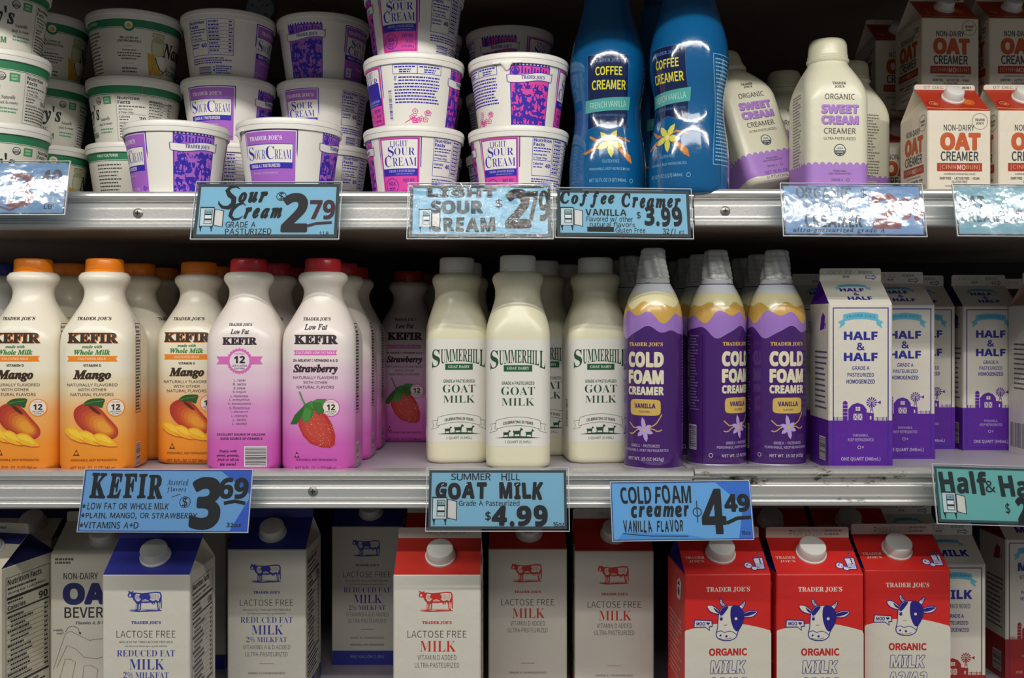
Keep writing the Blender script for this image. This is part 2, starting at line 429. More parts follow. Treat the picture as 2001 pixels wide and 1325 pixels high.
def panel_wide(ink, base):
    a = Art(); w = 30
    a.rect(-w, 2, w, 68, ink, 1); a.rect(-w+1.2, 3.2, w-1.2, 66.8, '#e4d8e4', 2); a.rect(-w+2.2, 4.2, w-2.2, 65.8, base, 3)
    a.rect(-w+2.2, 33.5, w-5, 52.5, '#ebe7dd', 4); a.line([(-w+2.2, 52.5), (w-5, 52.5), (w-5, 33.5)], .7, ink, 5)
    a.text("TRADER JOE'S", -4, 58.7, 37, 5, '#ece2ea', 'bold', .02, 5)
    a.text('S', -22, 43.6, 8, 13.5, ink, 'bold', -.006, 5); a.text('OUR', -10.5, 42, 13.5, 10, ink, 'bold', -.012, 5); a.text('C', 1.6, 43.6, 9.4, 13.5, ink, 'bold', -.006, 5); a.text('REAM', 15, 42, 17, 10, ink, 'bold', -.012, 5)
    a.rect(-w+2.2, 27.2, w-5, 33.5, ink, 4); a.text('GRADE A • PASTEURIZED', -6, 30.3, 36, 3.6, '#e6e2ee', 'sansb', 0, 5)
    a.text('PERISHABLE, KEEP REFRIGERATED', -6, 22.6, 31, 2.1, '#dcc6e6', 'sans', 0, 5)
    a.text('NET WT. 16 OZ (1 LB) 454g', -5, 8.4, 36, 3.6, '#dcc6e6', 'cond', .01, 5); a.frame(-27, 6, -22.5, 11, .6, '#ece2ea', 5)
    a.ringo(22, 8.6, 2.4, .6, ink, 5, 16); a.text('U', 22, 8.6, 1.6, 2.2, ink, 'sansb', 0, 5); a.text('D', 25.6, 8.6, 1.6, 2, ink, 'sansb', 0, 5)
    return a
def panel_tall(ink, base):
    a = Art(); w = 23
    a.rect(-w, 2, w, 68, ink, 1); a.rect(-w+1, 3, w-1, 67, '#e4d8e4', 2); a.rect(-w+1.9, 3.9, w-1.9, 66.1, base, 3)
    a.rect(-w+3.6, 33, w-1.9, 54, '#ebe7dd', 4); a.text("TRADER JOE'S", -1, 59.6, 36, 4.8, '#ece2ea', 'bold', .02, 5)
    a.text('S', -9.6, 48, 7, 10, ink, 'bold', 0, 5); a.text('OUR', 5.5, 47.6, 20, 7.4, ink, 'bold', -.008, 5); a.text('C', -13.4, 38.6, 8, 10.5, ink, 'bold', 0, 5); a.text('REAM', 4.6, 38.2, 26, 7.6, ink, 'bold', -.008, 5)
    a.rect(-w+1.9, 27, w-1.9, 33, ink, 4); a.text('GRADE A • PASTEURIZED', 1, 30, 36, 3, '#dcd6ee', 'sansb', 0, 5)
    a.rect(-18, 7, -9.6, 17.5, '#ebe7dd', 4); a.text('NO', -13.8, 14, 5.6, 3.4, ink, 'sansb', 0, 5); a.text('rBST*', -13.8, 9.8, 6.4, 2.2, ink, 'sansb', 0, 5)
    a.para(0, 19, 18, 1, 3, 1.4, '#dcc6e6', 5); a.text('NET WT. 16 OZ', 7, 8.5, 22, 3.2, ink, 'cond', .01, 5)
    return a
def panel_light(ink, base):
    a = Art(); w = 24
    a.rect(-w, 2, w, 69, ink, 1); a.rect(-w+1.1, 3.1, w-1.1, 67.9, '#ecdfe6', 2); a.rect(-w+1.9, 3.9, w-1.9, 67.1, base, 3); a.rect(-w+3.6, 5, w-3.6, 65.2, ink, 4)
    a.rect(-w+4.2, 33.5, w-4.2, 64.6, '#ebe7dd', 5); a.rect(-w+4.2, 5.6, w-4.2, 25.5, base, 5)
    a.circ(-17, 62, 2.6, base, 5, 12)
    a.text('LIGHT', 0, 60.2, 19, 6.6, ink, 'bold', -.012, 6); a.text('S', -9.2, 52, 7.2, 11, ink, 'bold', -.004, 6); a.text('OUR', 6, 51.8, 22, 8.2, ink, 'bold', -.01, 6)
    a.text('C', -13.4, 41.4, 8.6, 12, ink, 'bold', -.004, 6); a.text('REAM', 5.6, 40.8, 26.5, 9, ink, 'bold', -.01, 6)
    a.text('GRADE A PASTEURIZED', 2.2, 30.8, 30, 2.6, '#b9b4e4', 'bold', 0, 6); a.para(-4, 27.6, 20, 1, 2, 1.0, '#8f88d6', 6)
    a.ringo(-10, 15, 8.2, .7, ink, 6, 24); a.text('MILK', -10, 17.4, 9, 3.6, ink, 'bold', .02, 6); a.para(-14, 12.6, 8, 3, 2, 1, ink, 6, center=False)
    a.text('NET WT.', 10.5, 20.4, 14, 3.6, ink, 'bold', .02, 6); a.text('16 OZ.', 12.5, 14.8, 9.5, 3.4, ink, 'bold', .02, 6); a.text('(1 LB) 454 g', 10, 9.2, 15, 3.2, ink, 'bold', .01, 6)
    return a
def paragraph(ink, base):
    a = Art(); a.frame(-26, 57, 26, 67, .5, ink, 2); a.rect(-.3, 57, .3, 67, ink, 2)
    for q in (-13, 13): a.para(q-11, 64.6, 22, 1, 2.6, 1.5, ink, ragged=.05); a.para(q-6, 61.6, 13, 2, 2.4, 1.3, ink, center=False)
    a.text('If', -23.5, 52.6, 3.6, 5.6, ink, 'ital', 0); a.para(-20, 53.4, 46, 2, 3.3, 1.5, ink, ragged=.1); a.para(-25, 46.6, 51, 7, 3.3, 1.5, ink, ragged=.12)
    r = random.Random(4)
    for k in range(9):
        cx, cy = 2+r.uniform(-9, 14), 12+r.uniform(-6, 6)
        pts = [(cx+(2.8+.6*math.sin(5*q))*math.cos(q), cy+(2.6+.6*math.sin(5*q))*math.sin(q)) for q in [2*PI*i/20 for i in range(21)]]
        a.line(pts, .7, base, 2); a.circ(cx, cy, .9, base, 2, 8)
    for k in range(4): a.line([(-14+k*2, 5+k), (-6+k*2, 9+k*1.4)], .8, base, 2)
    a.bars(-34, 8, -28.4, 42, ink, WHITE, 8, vertical=False)
    return a
def make_tub(order, name):
    mb = MB(); mb.loft(TUB.rings, mat(WHITE, 'tub'))
    tot = sum(w for w, _ in order); gap = (2*PI*50-tot)/len(order); u = 0
    pos = []
    art = Art()
    for w, a in order:
        art.add(a, u+w/2); pos.append((u+w/2)/50.0); u += w+gap
    mb.print(art, tub_put, 'ink', 3.0, None)
    return mb.build(name), pos
def tub_proto(me, tab=None):
    tabs = [part('pull_tab', TAB, rot=(0, 0, tab))] if tab is not None else []
    return [part('cup', me), part('lid', LID, subs=tabs, label='white plastic lid')]
_pic = picture(LIL, BLU)
PUR, PURP = make_tub([(60, panel_wide(BLU, LIL)), (44, _pic), (46, panel_tall(BLU, LIL)), (56, nutrition(BLU, '60'))], 'cup')
LGT, LGTP = make_tub([(44, picture(PNK, BLU, 6)), (48, panel_light(BLU, PNK)), (56, nutrition(BLU, '40')), (48, panel_light(BLU, PNK)), (54, paragraph(BLU, PNK))], 'cup')
# indices: purple 0 picture 1 wide 2 nutrition 3 tall ; light 0 picture 1 panel 2 nutrition 3 panel 4 paragraph
def nancy_sets():
    G = '#2f7d55'; K = '#4c4f4a'
    a = Art(); a.rect(-157, 59, 157, 68.5, G, 1); a.rect(-157, 57.6, 157, 58.3, G, 1)
    # billions / jar
    def bill(u):
        a.circ(u, 60, 6.2, G, 2); a.circ(u, 61, 4.4, '#d8e2cc', 3); a.circ(u, 60.4, 2.6, '#d9a43a', 4, 16)
        a.text('BILLIONS of', u, 46.5, 20, 2.6, K, 'sansb', .01); a.text('LIVE PROBIOTICS', u, 42.6, 27, 2.6, K, 'sansb', .01)
        for v, w in ((32, 16), (28.6, 28), (25.4, 27), (22, 19)): a.para(u-w/2, v, w, 1, 1, 1.2, K, ragged=.05, seed=int(v))
        a.rect(u-5, 36.6, u+5, 37.1, '#b48a68', 2); a.rect(u-5, 16.4, u+5, 16.9, '#b48a68', 2); a.para(u-9, 11, 19, 2, 4, 1.6, K, ragged=.1)
        ju = u+34
        a.poly([(ju-8, 30), (ju-9, 36), (ju-8.5, 46), (ju-6, 50), (ju+6, 50), (ju+8.5, 46), (ju+9, 36), (ju+8, 30), (ju, 28)], '#a9ad86', 2)
        a.poly([(ju-7, 31), (ju-7.6, 44), (ju+7.4, 44), (ju+7, 31), (ju, 29)], '#c9cba6', 3)
        a.line([(ju-7.5, 50), (ju-7.5, 55), (ju+7.5, 55), (ju+7.5, 50)], .8, '#7d8560', 3); a.poly([(ju-7.5, 50), (ju-7.5, 55), (ju+7.5, 55), (ju+7.5, 50)], '#b9bd95', 2)
        a.circ(ju+6, 20, 9, '#ddd8cf', 3, 24, 9.5); a.circ(ju+5, 21.5, 6.5, '#e9e6dd', 4, 20)
        a.poly([(ju-13, 31), (ju-4, 29), (ju-1, 20), (ju+6, 10), (ju+13, 7), (ju-10, 5)], '#c9a13c', 4)
        a.line([(ju-3, 27), (ju, 20), (ju+5, 13), (ju+12, 10.5)], 1.6, '#3f6b2c', 5); a.line([(ju+9, 9), (ju+14, 14), (ju+16, 18)], 1.8, '#b6452e', 5)
        r = random.Random(2)
        for k in range(16): a.circ(ju-10+r.random()*9, 8+r.random()*18, .5, '#7d5a1e', 5, 6)
    def name(u):
        a.text("Nancy's", u, 36, 62, 23, '#2d302e', 'ital', .035, 3, shear=-.05); a.text('ORGANIC', u, 20, 32, 4.4, K, 'sans', .01)
        a.text('SOUR CREAM', u, 12, 46, 6.5, G, 'sansb', .02)
    def facts(u):
        for q, c in ((-30, '#34373a'), (-30, None)):
            if c: a.circ(u+q-6, 51, 4.3, c, 2, 20); a.circ(u+q-6, 51, 3.5, '#d9d6cc', 3, 20); a.rect(u+q-9.2, 48.4, u+q-2.8, 50.8, c, 4)
        a.text('USDA', u-36, 52, 4.6, 1.6, '#34373a', 'sansb', 0, 4); a.text('ORGANIC', u-36, 49.6, 5, 1.2, '#d9d6cc', 'sansb', 0, 5)
        a.rect(u-28.5, 46.6, u-18, 55.4, '#4a9a63', 2); a.text('NON', u-23.6, 52.6, 6, 2.1, '#d9e6d4', 'sansb', 0, 3); a.text('GMO', u-23.6, 49.4, 6, 2.1, '#d9e6d4', 'sansb', 0, 3)
        a.text('Naturally', u-29, 29, 15, 5, K, 'ital', 0, 3, rot=.08); a.text('thick & creamy', u-29, 23.4, 21, 4.2, K, 'ital', 0, 3, rot=.06); a.para(u-38, 17.4, 20, 2, 3.6, 1.6, '#5f9a78', ragged=.1)
        a.rect(u-12, 4, u+60, 56.6, '#dcd8cd', 1); a.frame(u-12, 4, u+60, 56.6, .35, '#5d5f5c', 2)
        a.text('Nutrition', u+2, 53.4, 24, 4, '#2d302e', 'sansb', .02); a.text('Facts', u-3, 48.4, 14, 3.8, '#2d302e', 'sansb', .02)
        a.para(u-9, 43.6, 30, 1, 3, 1.5, K, ragged=.05); a.text('Serving size', u-1.2, 39.9, 16, 2.9, '#2d302e', 'sansb', 0); a.text('2 Tbsp (30g)', u-.6, 36.4, 17, 2.7, '#2d302e', 'sansb', 0)
        a.rect(u-10, 34.2, u+22, 34.6, K, 2); a.text('Calories', u-2.8, 31.6, 13, 2.8, '#2d302e', 'sansb', 0); a.text('70', u+18, 29.6, 8, 4.6, '#2d302e', 'sansb', .01); a.para(u-9, 28, 11, 1, 3, 1.3, K)
        for k in range(7): a.para(u+25, 51.5-k*3.5, 20, 1, 3, 1.2, K, seed=k); a.rect(u+24, 49.8-k*3.5, u+58, 50.1-k*3.5+(.5 if k in (0, 6) else 0), K, 2); a.para(u+50, 51.5-k*3.5, 7, 1, 3, 1.2, K, seed=k+3)
        a.text('INGREDIENTS:', u, 24, 18, 2.2, K, 'sansb', 0); a.para(u+11, 24, 42, 1, 3, 1.4, K); a.para(u-9, 20.6, 64, 5, 3.2, 1.4, K, seed=12)
    def story(u):
        a.text('FULLY CULTURED', u, 64, 27, 3.2, '#dfe8d8', 'sansb', .01, 3)
        a.para(u-15, 53, 32, 12, 4.2, 1.5, K, ragged=.2, seed=21)
    bill(0); name(72); facts(140); story(-53)
    mb = MB(); mb.loft(TUB.rings, mat('#dcd8ca', 'tub')); mb.print(a, tub_put, 'ink', 3.0)
    return mb.build('cup')
NAN = nancy_sets()   # angles: billions 0, name 1.44, facts 2.8, story -1.06
LIDN = LID
TP = .0795
def tub_stack(kind, me, px, D, levels, faces, labels, group, tabs=()):
    for k, lev in enumerate(levels):
        f, tx = faces[k]                 # feature angle round the tub and where it sits across the view
        a = f-(math.atan2(-X(px, D), D)+math.asin(max(-.98, min(.98, (tx-px)*D/F_PX/.052))))
        z = TOPZ+TP*lev
        pr = tub_proto(me, tabs[k] if k < len(tabs) else None)
        place(kind, labels[k], 'tub', pr, at(px, D, z), -a, group)

# ================================================================== cap shared by bottles
def cap_mesh(r, h, col, ribs=90, rim=True, kind='plastic', dome=.8):
    mb = MB(); prof = [(0, r+.3), (2.6, r+.4), (2.9, r-.1), (3.2, r), (h-2.5, r-.3), (h-1, r-.9), (h, r-2.2), (h+dome*.3, r*.6), (h+dome*.4, .4)]
    lathe(mb, prof, mat(col, kind), ribs*2 if ribs else 72, rad=(lambda a, z: 1+(.006*(1 if int(a/(2*PI)*ribs*2+.5) % 2 else -1) if 3.1 < z < h-2 else 0)) if ribs else None)
    return mb.build('cap')

# ================================================================== kefir bottles
KEF = Skin([(0, 34.5, 20), (1.5, 37.4, 20), (4, 39.3, 20), (9, 40, 20), (60, 40, 20), (132, 40, 20), (144, 39.6, 21), (153, 38.2, 24), (163, 34.0, 27), (174, 28.6, 26.5), (183, 23.8, 23.6),
            (190, 21.6, 21.6), (195, 21.2, 21.2), (200, 22.4, 22.4), (204.5, 25.2, 25.2), (208.5, 27.1, 27.1), (212, 26.9, 26.9), (215.4, 24.2, 24.2), (216.6, 20.6, 20.6)], n=128, fine=2.2)
SANS = '#4a3a30'
def kefir_side(a, u, ink):
    a.frame(u-8, 62, u+9, 160, .6, ink, 2); a.text('Nutrition', u-2, 156, 13, 3, ink, 'sansb', 0)
    for k in range(26): a.para(u-6.5, 151-k*3.4, 14, 1, 3, 1.7 if k % 3 else 2.4, ink, seed=k)
    a.bars(u-8, 4, u+8, 30, '#222', '#cfc8c4', 5, vertical=False)
def badge(a, u, v, col, r=9.5):
    a.circ(u, v, r, col, 4); a.circ(u, v, r-1.1, '#e9e2d8', 5); a.text('12', u, v+.6, 9.2, 6.4, '#43302a', 'sansb', .05, 6)
    a.text('CONTAINS', u, v+6.0, 8.5, 1.5, col, 'sansb', 0, 6); a.text('LIVE & ACTIVE', u, v-4.2, 11.6, 1.6, '#43302a', 'sansb', .02, 6); a.text('CULTURES', u, v-6.4, 7.4, 1.4, '#43302a', 'sansb', .02, 6)
def ribbon(a, u, v, w, h, col, lay=2):
    a.poly([(u-w/2, v-h/2), (u+w/2, v-h/2), (u+w/2-1.8, v), (u+w/2, v+h/2), (u-w/2, v+h/2), (u-w/2+1.8, v)], col, lay)
def mango_art():
    a = Art(); K = '#3f2d22'; OR = '#ef8a2c'
    a.text("TRADER JOE'S", -1, 165, 37, 4.2, K, 'bold', .03)
    a.text('KEFIR', .7, 143.6, 53, 11, OR, 'bold', .085, 2); a.text('KEFIR', 0, 144.3, 53, 11, K, 'bold', .085, 3)
    a.text('made with', 0, 135, 21, 3.4, '#3c8a3e', 'ital', .03); a.text('Whole Milk', 0, 129, 38, 5.6, '#3c8a3e', 'ital', .035)
    ribbon(a, 0, 122, 53, 6, OR); a.text('CULTURED MILK', 0, 122, 29, 2.4, '#f3dcc0', 'sansb', 0)
    a.text('VITAMIN D', 0, 114.8, 19, 2.7, K, 'sansb', .03); a.text('Mango', 0, 103.6, 40, 12.5, K, 'ital', .08)
    for s, v, w in (('NATURALLY FLAVORED', 94, 53), ('WITH OTHER', 88.8, 30), ('NATURAL FLAVORS', 83.6, 45)): a.text(s, 0, v, w, 3.1, '#5a4638', 'sans', .012)
    # fruit: body, blush, leaf, stem end, slices
    body = [(-19, 66), (-15, 71), (-8, 74), (1, 73), (9, 68), (16, 60), (24, 51), (27, 45), (26, 39), (20, 35.5), (8, 36), (-6, 43), (-15, 51), (-19, 59)]
    def shrink(k, dx, dy): cx = sum(p[0] for p in body)/14; cy = sum(p[1] for p in body)/14; return [(cx+(x-cx)*k+dx, cy+(y-cy)*k+dy) for x, y in body]
    def sm(p):
        o = []
        for i in range(len(p)):
            p0, p1, p2, p3 = p[i-1], p[i], p[(i+1) % len(p)], p[(i+2) % len(p)]
            for t in (0, .34, .67): o.append(tuple(.5*(2*p1[j]+(p2[j]-p0[j])*t+(2*p0[j]-5*p1[j]+4*p2[j]-p3[j])*t*t+(3*p1[j]-p0[j]-3*p2[j]+p3[j])*t**3) for j in (0, 1)))
        return o
    cols = ['#b03a30', '#b8422f', '#c1502e', '#cc632e', '#d7792f', '#e08c32', '#e79c38']
    for k, c in enumerate(cols): a.poly(sm(shrink(1-.115*k, 1.5*k, -1.0*k)), c, 3+k)
    a.poly(sm([(-9, 73), (-4, 78), (4, 79.5), (13, 79), (12, 74), (10, 69.5), (3, 72)]), '#2e5a2a', 9); a.line([(-9, 73), (0, 75.5), (12, 77)], .5, '#6d9a52', 10)
    a.poly(sm([(-4, 72), (2, 70), (9, 63), (6, 63), (0, 67)]), '#5a2a1c', 11)
    for du, dv, rt in ((-18, 40, -.5), (-4, 36.5, -.42), (12, 34, -.3)):
        c, q = math.cos(rt), math.sin(rt)
        def R(p): return [(du+x*c-y*q, dv+x*q+y*c) for x, y in p]
        a.poly(sm(R([(-13, 1), (-8, 6), (0, 7), (8, 4), (15, -1.5), (8, -4), (-2, -5), (-10, -3)])), '#f0b428', 11); a.poly(sm(R([(-10, 2), (-5, 5), (2, 5), (10, 0), (2, -.5), (-5, 0)])), '#f6cb44', 12)
        a.line(R([(-10, -3.2), (-2, -5.2), (8, -4.2), (15, -1.7)]), .8, '#d8703a', 12)
    badge(a, 24.5, 69.5, OR)
    a.poly([(-20, 18), (-16.6, 25), (-13.2, 18)], '#6b3d1c', 2); a.circ(-16.6, 20.6, 1.6, '#e08a28', 3, 10)
    a.text('PERISHABLE, KEEP REFRIGERATED', 2, 13, 48, 3, '#6b3d1c', 'cond', .01); a.text('NET 32 FL. OZ. (1 QT) 946 mL', 1, 4.6, 48, 4.6, '#6b3d1c', 'cond', .01)
    return a
def straw_art():
    a = Art(); K = '#33272e'; P = '#d96bb8'
    a.text("TRADER JOE'S", 0, 164.5, 30, 4, K, 'bold', .03); a.text('Low Fat', 0, 156, 25, 6.4, K, 'ital', .03); a.text('KEFIR', .6, 142.6, 47, 10, K, 'bold', .085)
    ribbon(a, 0, 128.5, 47, 5.2, P); a.text('CULTURED LOW FAT MILK', 0, 128.5, 42, 2.6, '#efd3e6', 'sansb', .01)
    a.text('2% MILKFAT • VITAMINS A & D', 0, 120.2, 48, 2.7, K, 'sansb', .02); a.text('Strawberry', 0, 110.6, 48, 11, K, 'ital', .07)
    for s, v, w in (('NATURALLY FLAVORED', 101.8, 48), ('WITH OTHER', 96.6, 26), ('NATURAL FLAVORS', 91.6, 40)): a.text(s, 0, v, w, 3.0, '#5a4a54', 'sans', .012)
    body = [(-19, 62), (-18, 50), (-13, 39), (-5, 31), (6, 27), (16, 26.5), (21, 30), (21.5, 40), (18, 52), (12, 62), (4, 69), (-6, 71), (-14, 69)]
    a.poly(body, '#b5322f', 3); cx, cy = 2, 50
    a.poly([(cx+(x-cx)*.84-1, cy+(y-cy)*.86) for x, y in body], '#c0403a', 4); a.poly([(cx+(x-cx)*.6-2, cy+(y-cy)*.66+1) for x, y in body], '#c64a3e', 5)
    r = random.Random(3); k = 0
    while k < 70:
        x, y = r.uniform(-18, 20), r.uniform(28, 68)
        if geometry.intersect_point_tri_2d(Vector((x, y)), Vector((-19, 68)), Vector((20, 26)), Vector((22, 68))) or (x > -16+(60-y)*.5): a.circ(x, y, .45, '#e2a27a', 6, 6); k += 1
    def leaf(p, c, l): a.poly(p, c, l)
    leaf([(-16, 64), (-12, 73), (-4, 77), (0, 73), (-3, 60), (-9, 54), (-14, 56)], '#3c7a35', 7); leaf([(-8, 74), (2, 79), (12, 79), (8, 72), (-2, 68)], '#4a8a3e', 8)
    leaf([(-12, 72), (-22, 62), (-27, 52), (-20, 52), (-14, 62)], '#2f662c', 8); leaf([(-3, 76), (6, 75), (10, 66), (4, 62), (-2, 68)], '#3a7433', 9); leaf([(-10, 70), (-4, 66), (-6, 56), (-12, 54), (-14, 62)], '#4b8c40', 9)
    a.line([(-11, 73), (-14, 79), (-17, 87)], 1.6, '#5a8a48', 9)
    badge(a, 16.8, 69.5, P, 9.6)
    a.poly([(-23, 16), (-20, 23), (-17, 16)], '#5c2450', 2); a.circ(-20, 18.4, 1.5, '#d36fb6', 3, 10)
    a.text('PERISHABLE, KEEP REFRIGERATED', 1, 13.4, 44, 3, '#5c2450', 'cond', .01); a.text('NET 32 FL. OZ. (1 QT) 946 mL', 1, 4.6, 45, 4.4, '#5c2450', 'cond', .01)
    return a
def kefir_back(u, fruit):
    a = Art(); K = '#33272e' if fruit == 's' else '#3f2d22'; P = '#d96bb8' if fruit == 's' else '#ef8a2c'
    a.text("TRADER JOE'S", 0, 158.5, 25, 3.4, K, 'bold', .03); a.text('Low Fat' if fruit == 's' else 'Whole Milk', 0, 151, 20, 5.2, K, 'ital', .03); a.text('KEFIR', 0, 141, 37, 8, K, 'bold', .085)
    for q in (-1, 1): a.poly([(q*10, 116), (q*25, 116), (q*22, 120), (q*25, 124.5), (q*10, 124.5)], P, 2)
    for k in range(24): a.circ(12.4*math.cos(k*PI/12), 119.5+12.4*math.sin(k*PI/12), 1.5, P, 3, 8)
    a.circ(0, 119.5, 12.6, P, 4); a.circ(0, 119.5, 10.6, '#e6d6de', 5); a.text('12', 0, 121, 12, 8, K, 'sansb', .05, 6); a.text('CONTAINS', 0, 127.4, 11, 1.9, P, 'sansb', 0, 6)
    a.text('LIVE & ACTIVE', 0, 114.4, 16, 2, K, 'sansb', .02, 6); a.text('CULTURES', 0, 111.6, 11, 1.8, K, 'sansb', .02, 6)
    for k, s in enumerate(('L. casei', 'B. lactis', 'B. breve', 'B. longum', 'L. rhamnosus', 'L. acidophilus', 'S. diacetylactis', 'S. florentinus', 'L. plantarum', 'L. cremoris', 'L. lactis', 'L. reuteri')):
        a.text(s, 0, 99-k*4.25, len(s)*1.55, 2.8, '#6a4a66' if fruit == 's' else '#6b4a30', 'sans', .01)
    a.text('EXCELLENT SOURCE OF CALCIUM,', 2, 40.5, 52, 2.6, '#4b2244', 'sansb', .02); a.text('GOOD SOURCE OF VITAMIN D', 2, 36.2, 45, 2.6, '#4b2244', 'sansb', .02)
    for k, s in enumerate(('Enjoy with', 'cereal, granola,', 'fruit or all on', 'its own!')): a.text(s, -12.5, 22.6-k*4.6, 10+len(s)*.9, 3.4, '#4b2244', 'ital', .03)
    a.bars(5, 6, 29, 28, '#2a2a2a', '#ddd6da', 6, vertical=False)
    return a.shift(u)
def make_kefir(front, fruit, stops):
    mb = MB(); mb.loft(KEF.rings, ramp_mat('printed_sleeve_'+fruit, stops))
    a = Art(); a.add(front); mb.print(kefir_back(0, fruit), KEF.back, 'ink', 3.0, 9.0)
    kefir_side(a, 60 if fruit == 's' else 58, '#3a3236')
    mb.print(a, KEF.put, 'ink', 3.0, 9.0)
    return mb.build('body', angle=50)
KM = make_kefir(mango_art(), 'm', [(0, '#e8821e'), (26, '#ee9430'), (58, '#efab5c'), (96, '#e9d9b6'), (112, '#efe7d0'), (220, '#f0e8d6')])
KS = make_kefir(straw_art(), 's', [(0, '#c84eac'), (28, '#d162b8'), (62, '#da90c9'), (104, '#e3c6d6'), (128, '#eaded9'), (220, '#efe7d8')])
KP = MB(); KP.loft(KEF.rings, ramp_mat('printed_sleeve_p', [(0, '#3a4f9a'), (60, '#9aa6c8'), (110, '#dcdcd6'), (220, '#dedcd2')])); KP = KP.build('body', angle=50)
CAP_O = cap_mesh(20.3, 14.6, '#f6871c', 0, kind='plastic'); CAP_R = cap_mesh(20.3, 14.6, '#b8262c', 0); CAP_B = cap_mesh(20.3, 14.6, '#2c3f8e', 0)
def kefir(fruit):
    return [part('body', {'m': KM, 's': KS, 'p': KP}[fruit]), part('cap', {'m': CAP_O, 's': CAP_R, 'p': CAP_B}[fruit], (0, 0, .2165), label={'m': 'orange plastic cap', 's': 'red plastic cap', 'p': 'blue plastic cap'}[fruit])]

# ================================================================== goat milk bottles
GOA = Skin([(0, 31, 14), (1.5, 33.6, 15), (4, 35.2, 15), (8, 35.7, 15), (140, 35.7, 15), (151, 35.4, 17), (162, 33.6, 21), (174, 30.0, 24), (184, 27.0, 25.5), (191, 25.8, 25.6), (197, 25.8, 25.8), (203, 27.2, 27.2), (208, 28.9, 28.9),
            (212, 28.9, 28.9), (215.5, 27, 27), (218, 22.5, 22.5), (219, 19, 19)], n=120, fine=2.2)
def goat_art():
    a = Art(); G = '#244a34'
    def arch(u, v): 
        t = (u/31.0)**2
        return (u, v+(1.5*(1-t) if v > 119 else 0)+((119-v)/8.0*(-3.6*t+3.4*(1-t)) if v < 119 else 0))
    def w2(u, v):
        t = min(1, (u/31.0)**2); lo = 109+6.6*(1-t); hi = 129.5+1.2*(1-t); return (u, lo+(v-109)/20.0*(hi-lo))
    a.text('S', -26.4, 119, 9.5, 21, G, 'bold', .0, 3, warp=w2); a.text('UMMERHIL', 1.2, 119.5, 44, 19, G, 'bold', .0, 3, warp=w2); a.text('L', 27, 119, 7, 20, G, 'bold', 0, 3, warp=w2)
    a.rect(-15.8, 107, 15.6, 114, '#1f5a35', 3); a.text('GOAT DAIRY', 0, 110.6, 24.5, 3.2, '#d9ddd0', 'bold', 0, 4)
    a.text('GRADE A PASTEURIZED', 0, 94.2, 36, 3.4, G, 'cond', .016); a.text('GOAT', 0, 85.6, 37, 9, G, 'bold', -.01); a.text('MILK', 0, 73.6, 36, 8, G, 'bold', -.01)
    def arc(v, x): return v-3.6*(x/23.0)**2
    xs = [x*1.0 for x in range(-24, 25, 3)]
    for v in (57, 47.6): a.line([(x, arc(v, x)) for x in xs], .35, G, 3)
    for q in (-1, 1):
        a.line([(q*24, arc(57, 24)), (q*25.5, arc(47.6, 24)), (q*24, arc(47.6, 24))], .35, G, 3)
        a.line([(q*24.6, 50), (q*31.5, 48.6), (q*29, 44), (q*32.5, 39), (q*24, 41.6), (q*22, arc(47.6, 22))], .35, G, 3)
    a.text('CELEBRATING 25 YEARS', 0, 51.6, 33, 3.1, G, 'sansb', .01, 3, warp=lambda u, v: (u, arc(v, u)))
    a.poly([(-25, 34), (-12, 35.4), (0, 36), (12, 35.4), (25, 34), (8, 33.6), (-8, 33.6)], G, 3)
    for gx, k in ((-12.5, .85), (-.4, 1.12), (12.6, .95)):
        g = [(-4, 3.4), (-4.2, 0), (-3.4, 0), (-3, 2.6), (1.6, 2.6), (1.8, 0), (2.7, 0), (2.8, 3.4), (3.0, 5.0), (3.6, 6.6), (5, 6.8), (5.2, 7.6), (3.8, 8.6), (3.3, 9.4), (2.8, 8.4), (1.9, 6.2), (-3.4, 5.9), (-4.4, 6.6), (-4.5, 5.2)]
        a.poly([(gx+x*k, 35+y*k) for x, y in g], G, 4)
    a.text('1 QUART (0.945L)', 0, 29.4, 29, 3.8, '#3c5a48', 'cond', .006)
    a.para(46, 120, 16, 22, 3.4, 1.1, '#55635a'); a.bars(-58, 40, -44, 74, '#333', '#e6e2dc', 9, vertical=False)
    return a
def make_goat():
    mb = MB(); mb.loft(GOA.rings, mat('#dfdabc', 'plastic')); body = mb.build('body', angle=50)
    mb = MB(); lab = Art(); P = GOA.per[len(GOA.per)//3]
    lab.rect(-P/2+.5, 24.6, P/2-.5, 142, '#dedbd2', 0); mb.print(lab, GOA.put, 'paper', 2.4, 12.0, base=.12)
    mb.print(goat_art(), GOA.put, 'ink', 3.0, None, base=.16)
    return body, mb.build('label', angle=50)
GOAT_B, GOAT_L = make_goat()
CAP_W = cap_mesh(20.4, 18, '#e2e0d6', 90)
def goat(): return [part('body', GOAT_B), part('cap', CAP_W, (0, 0, .2185), label='white ribbed plastic cap'), part('paper_label', GOAT_L, label='off-white printed paper label')]

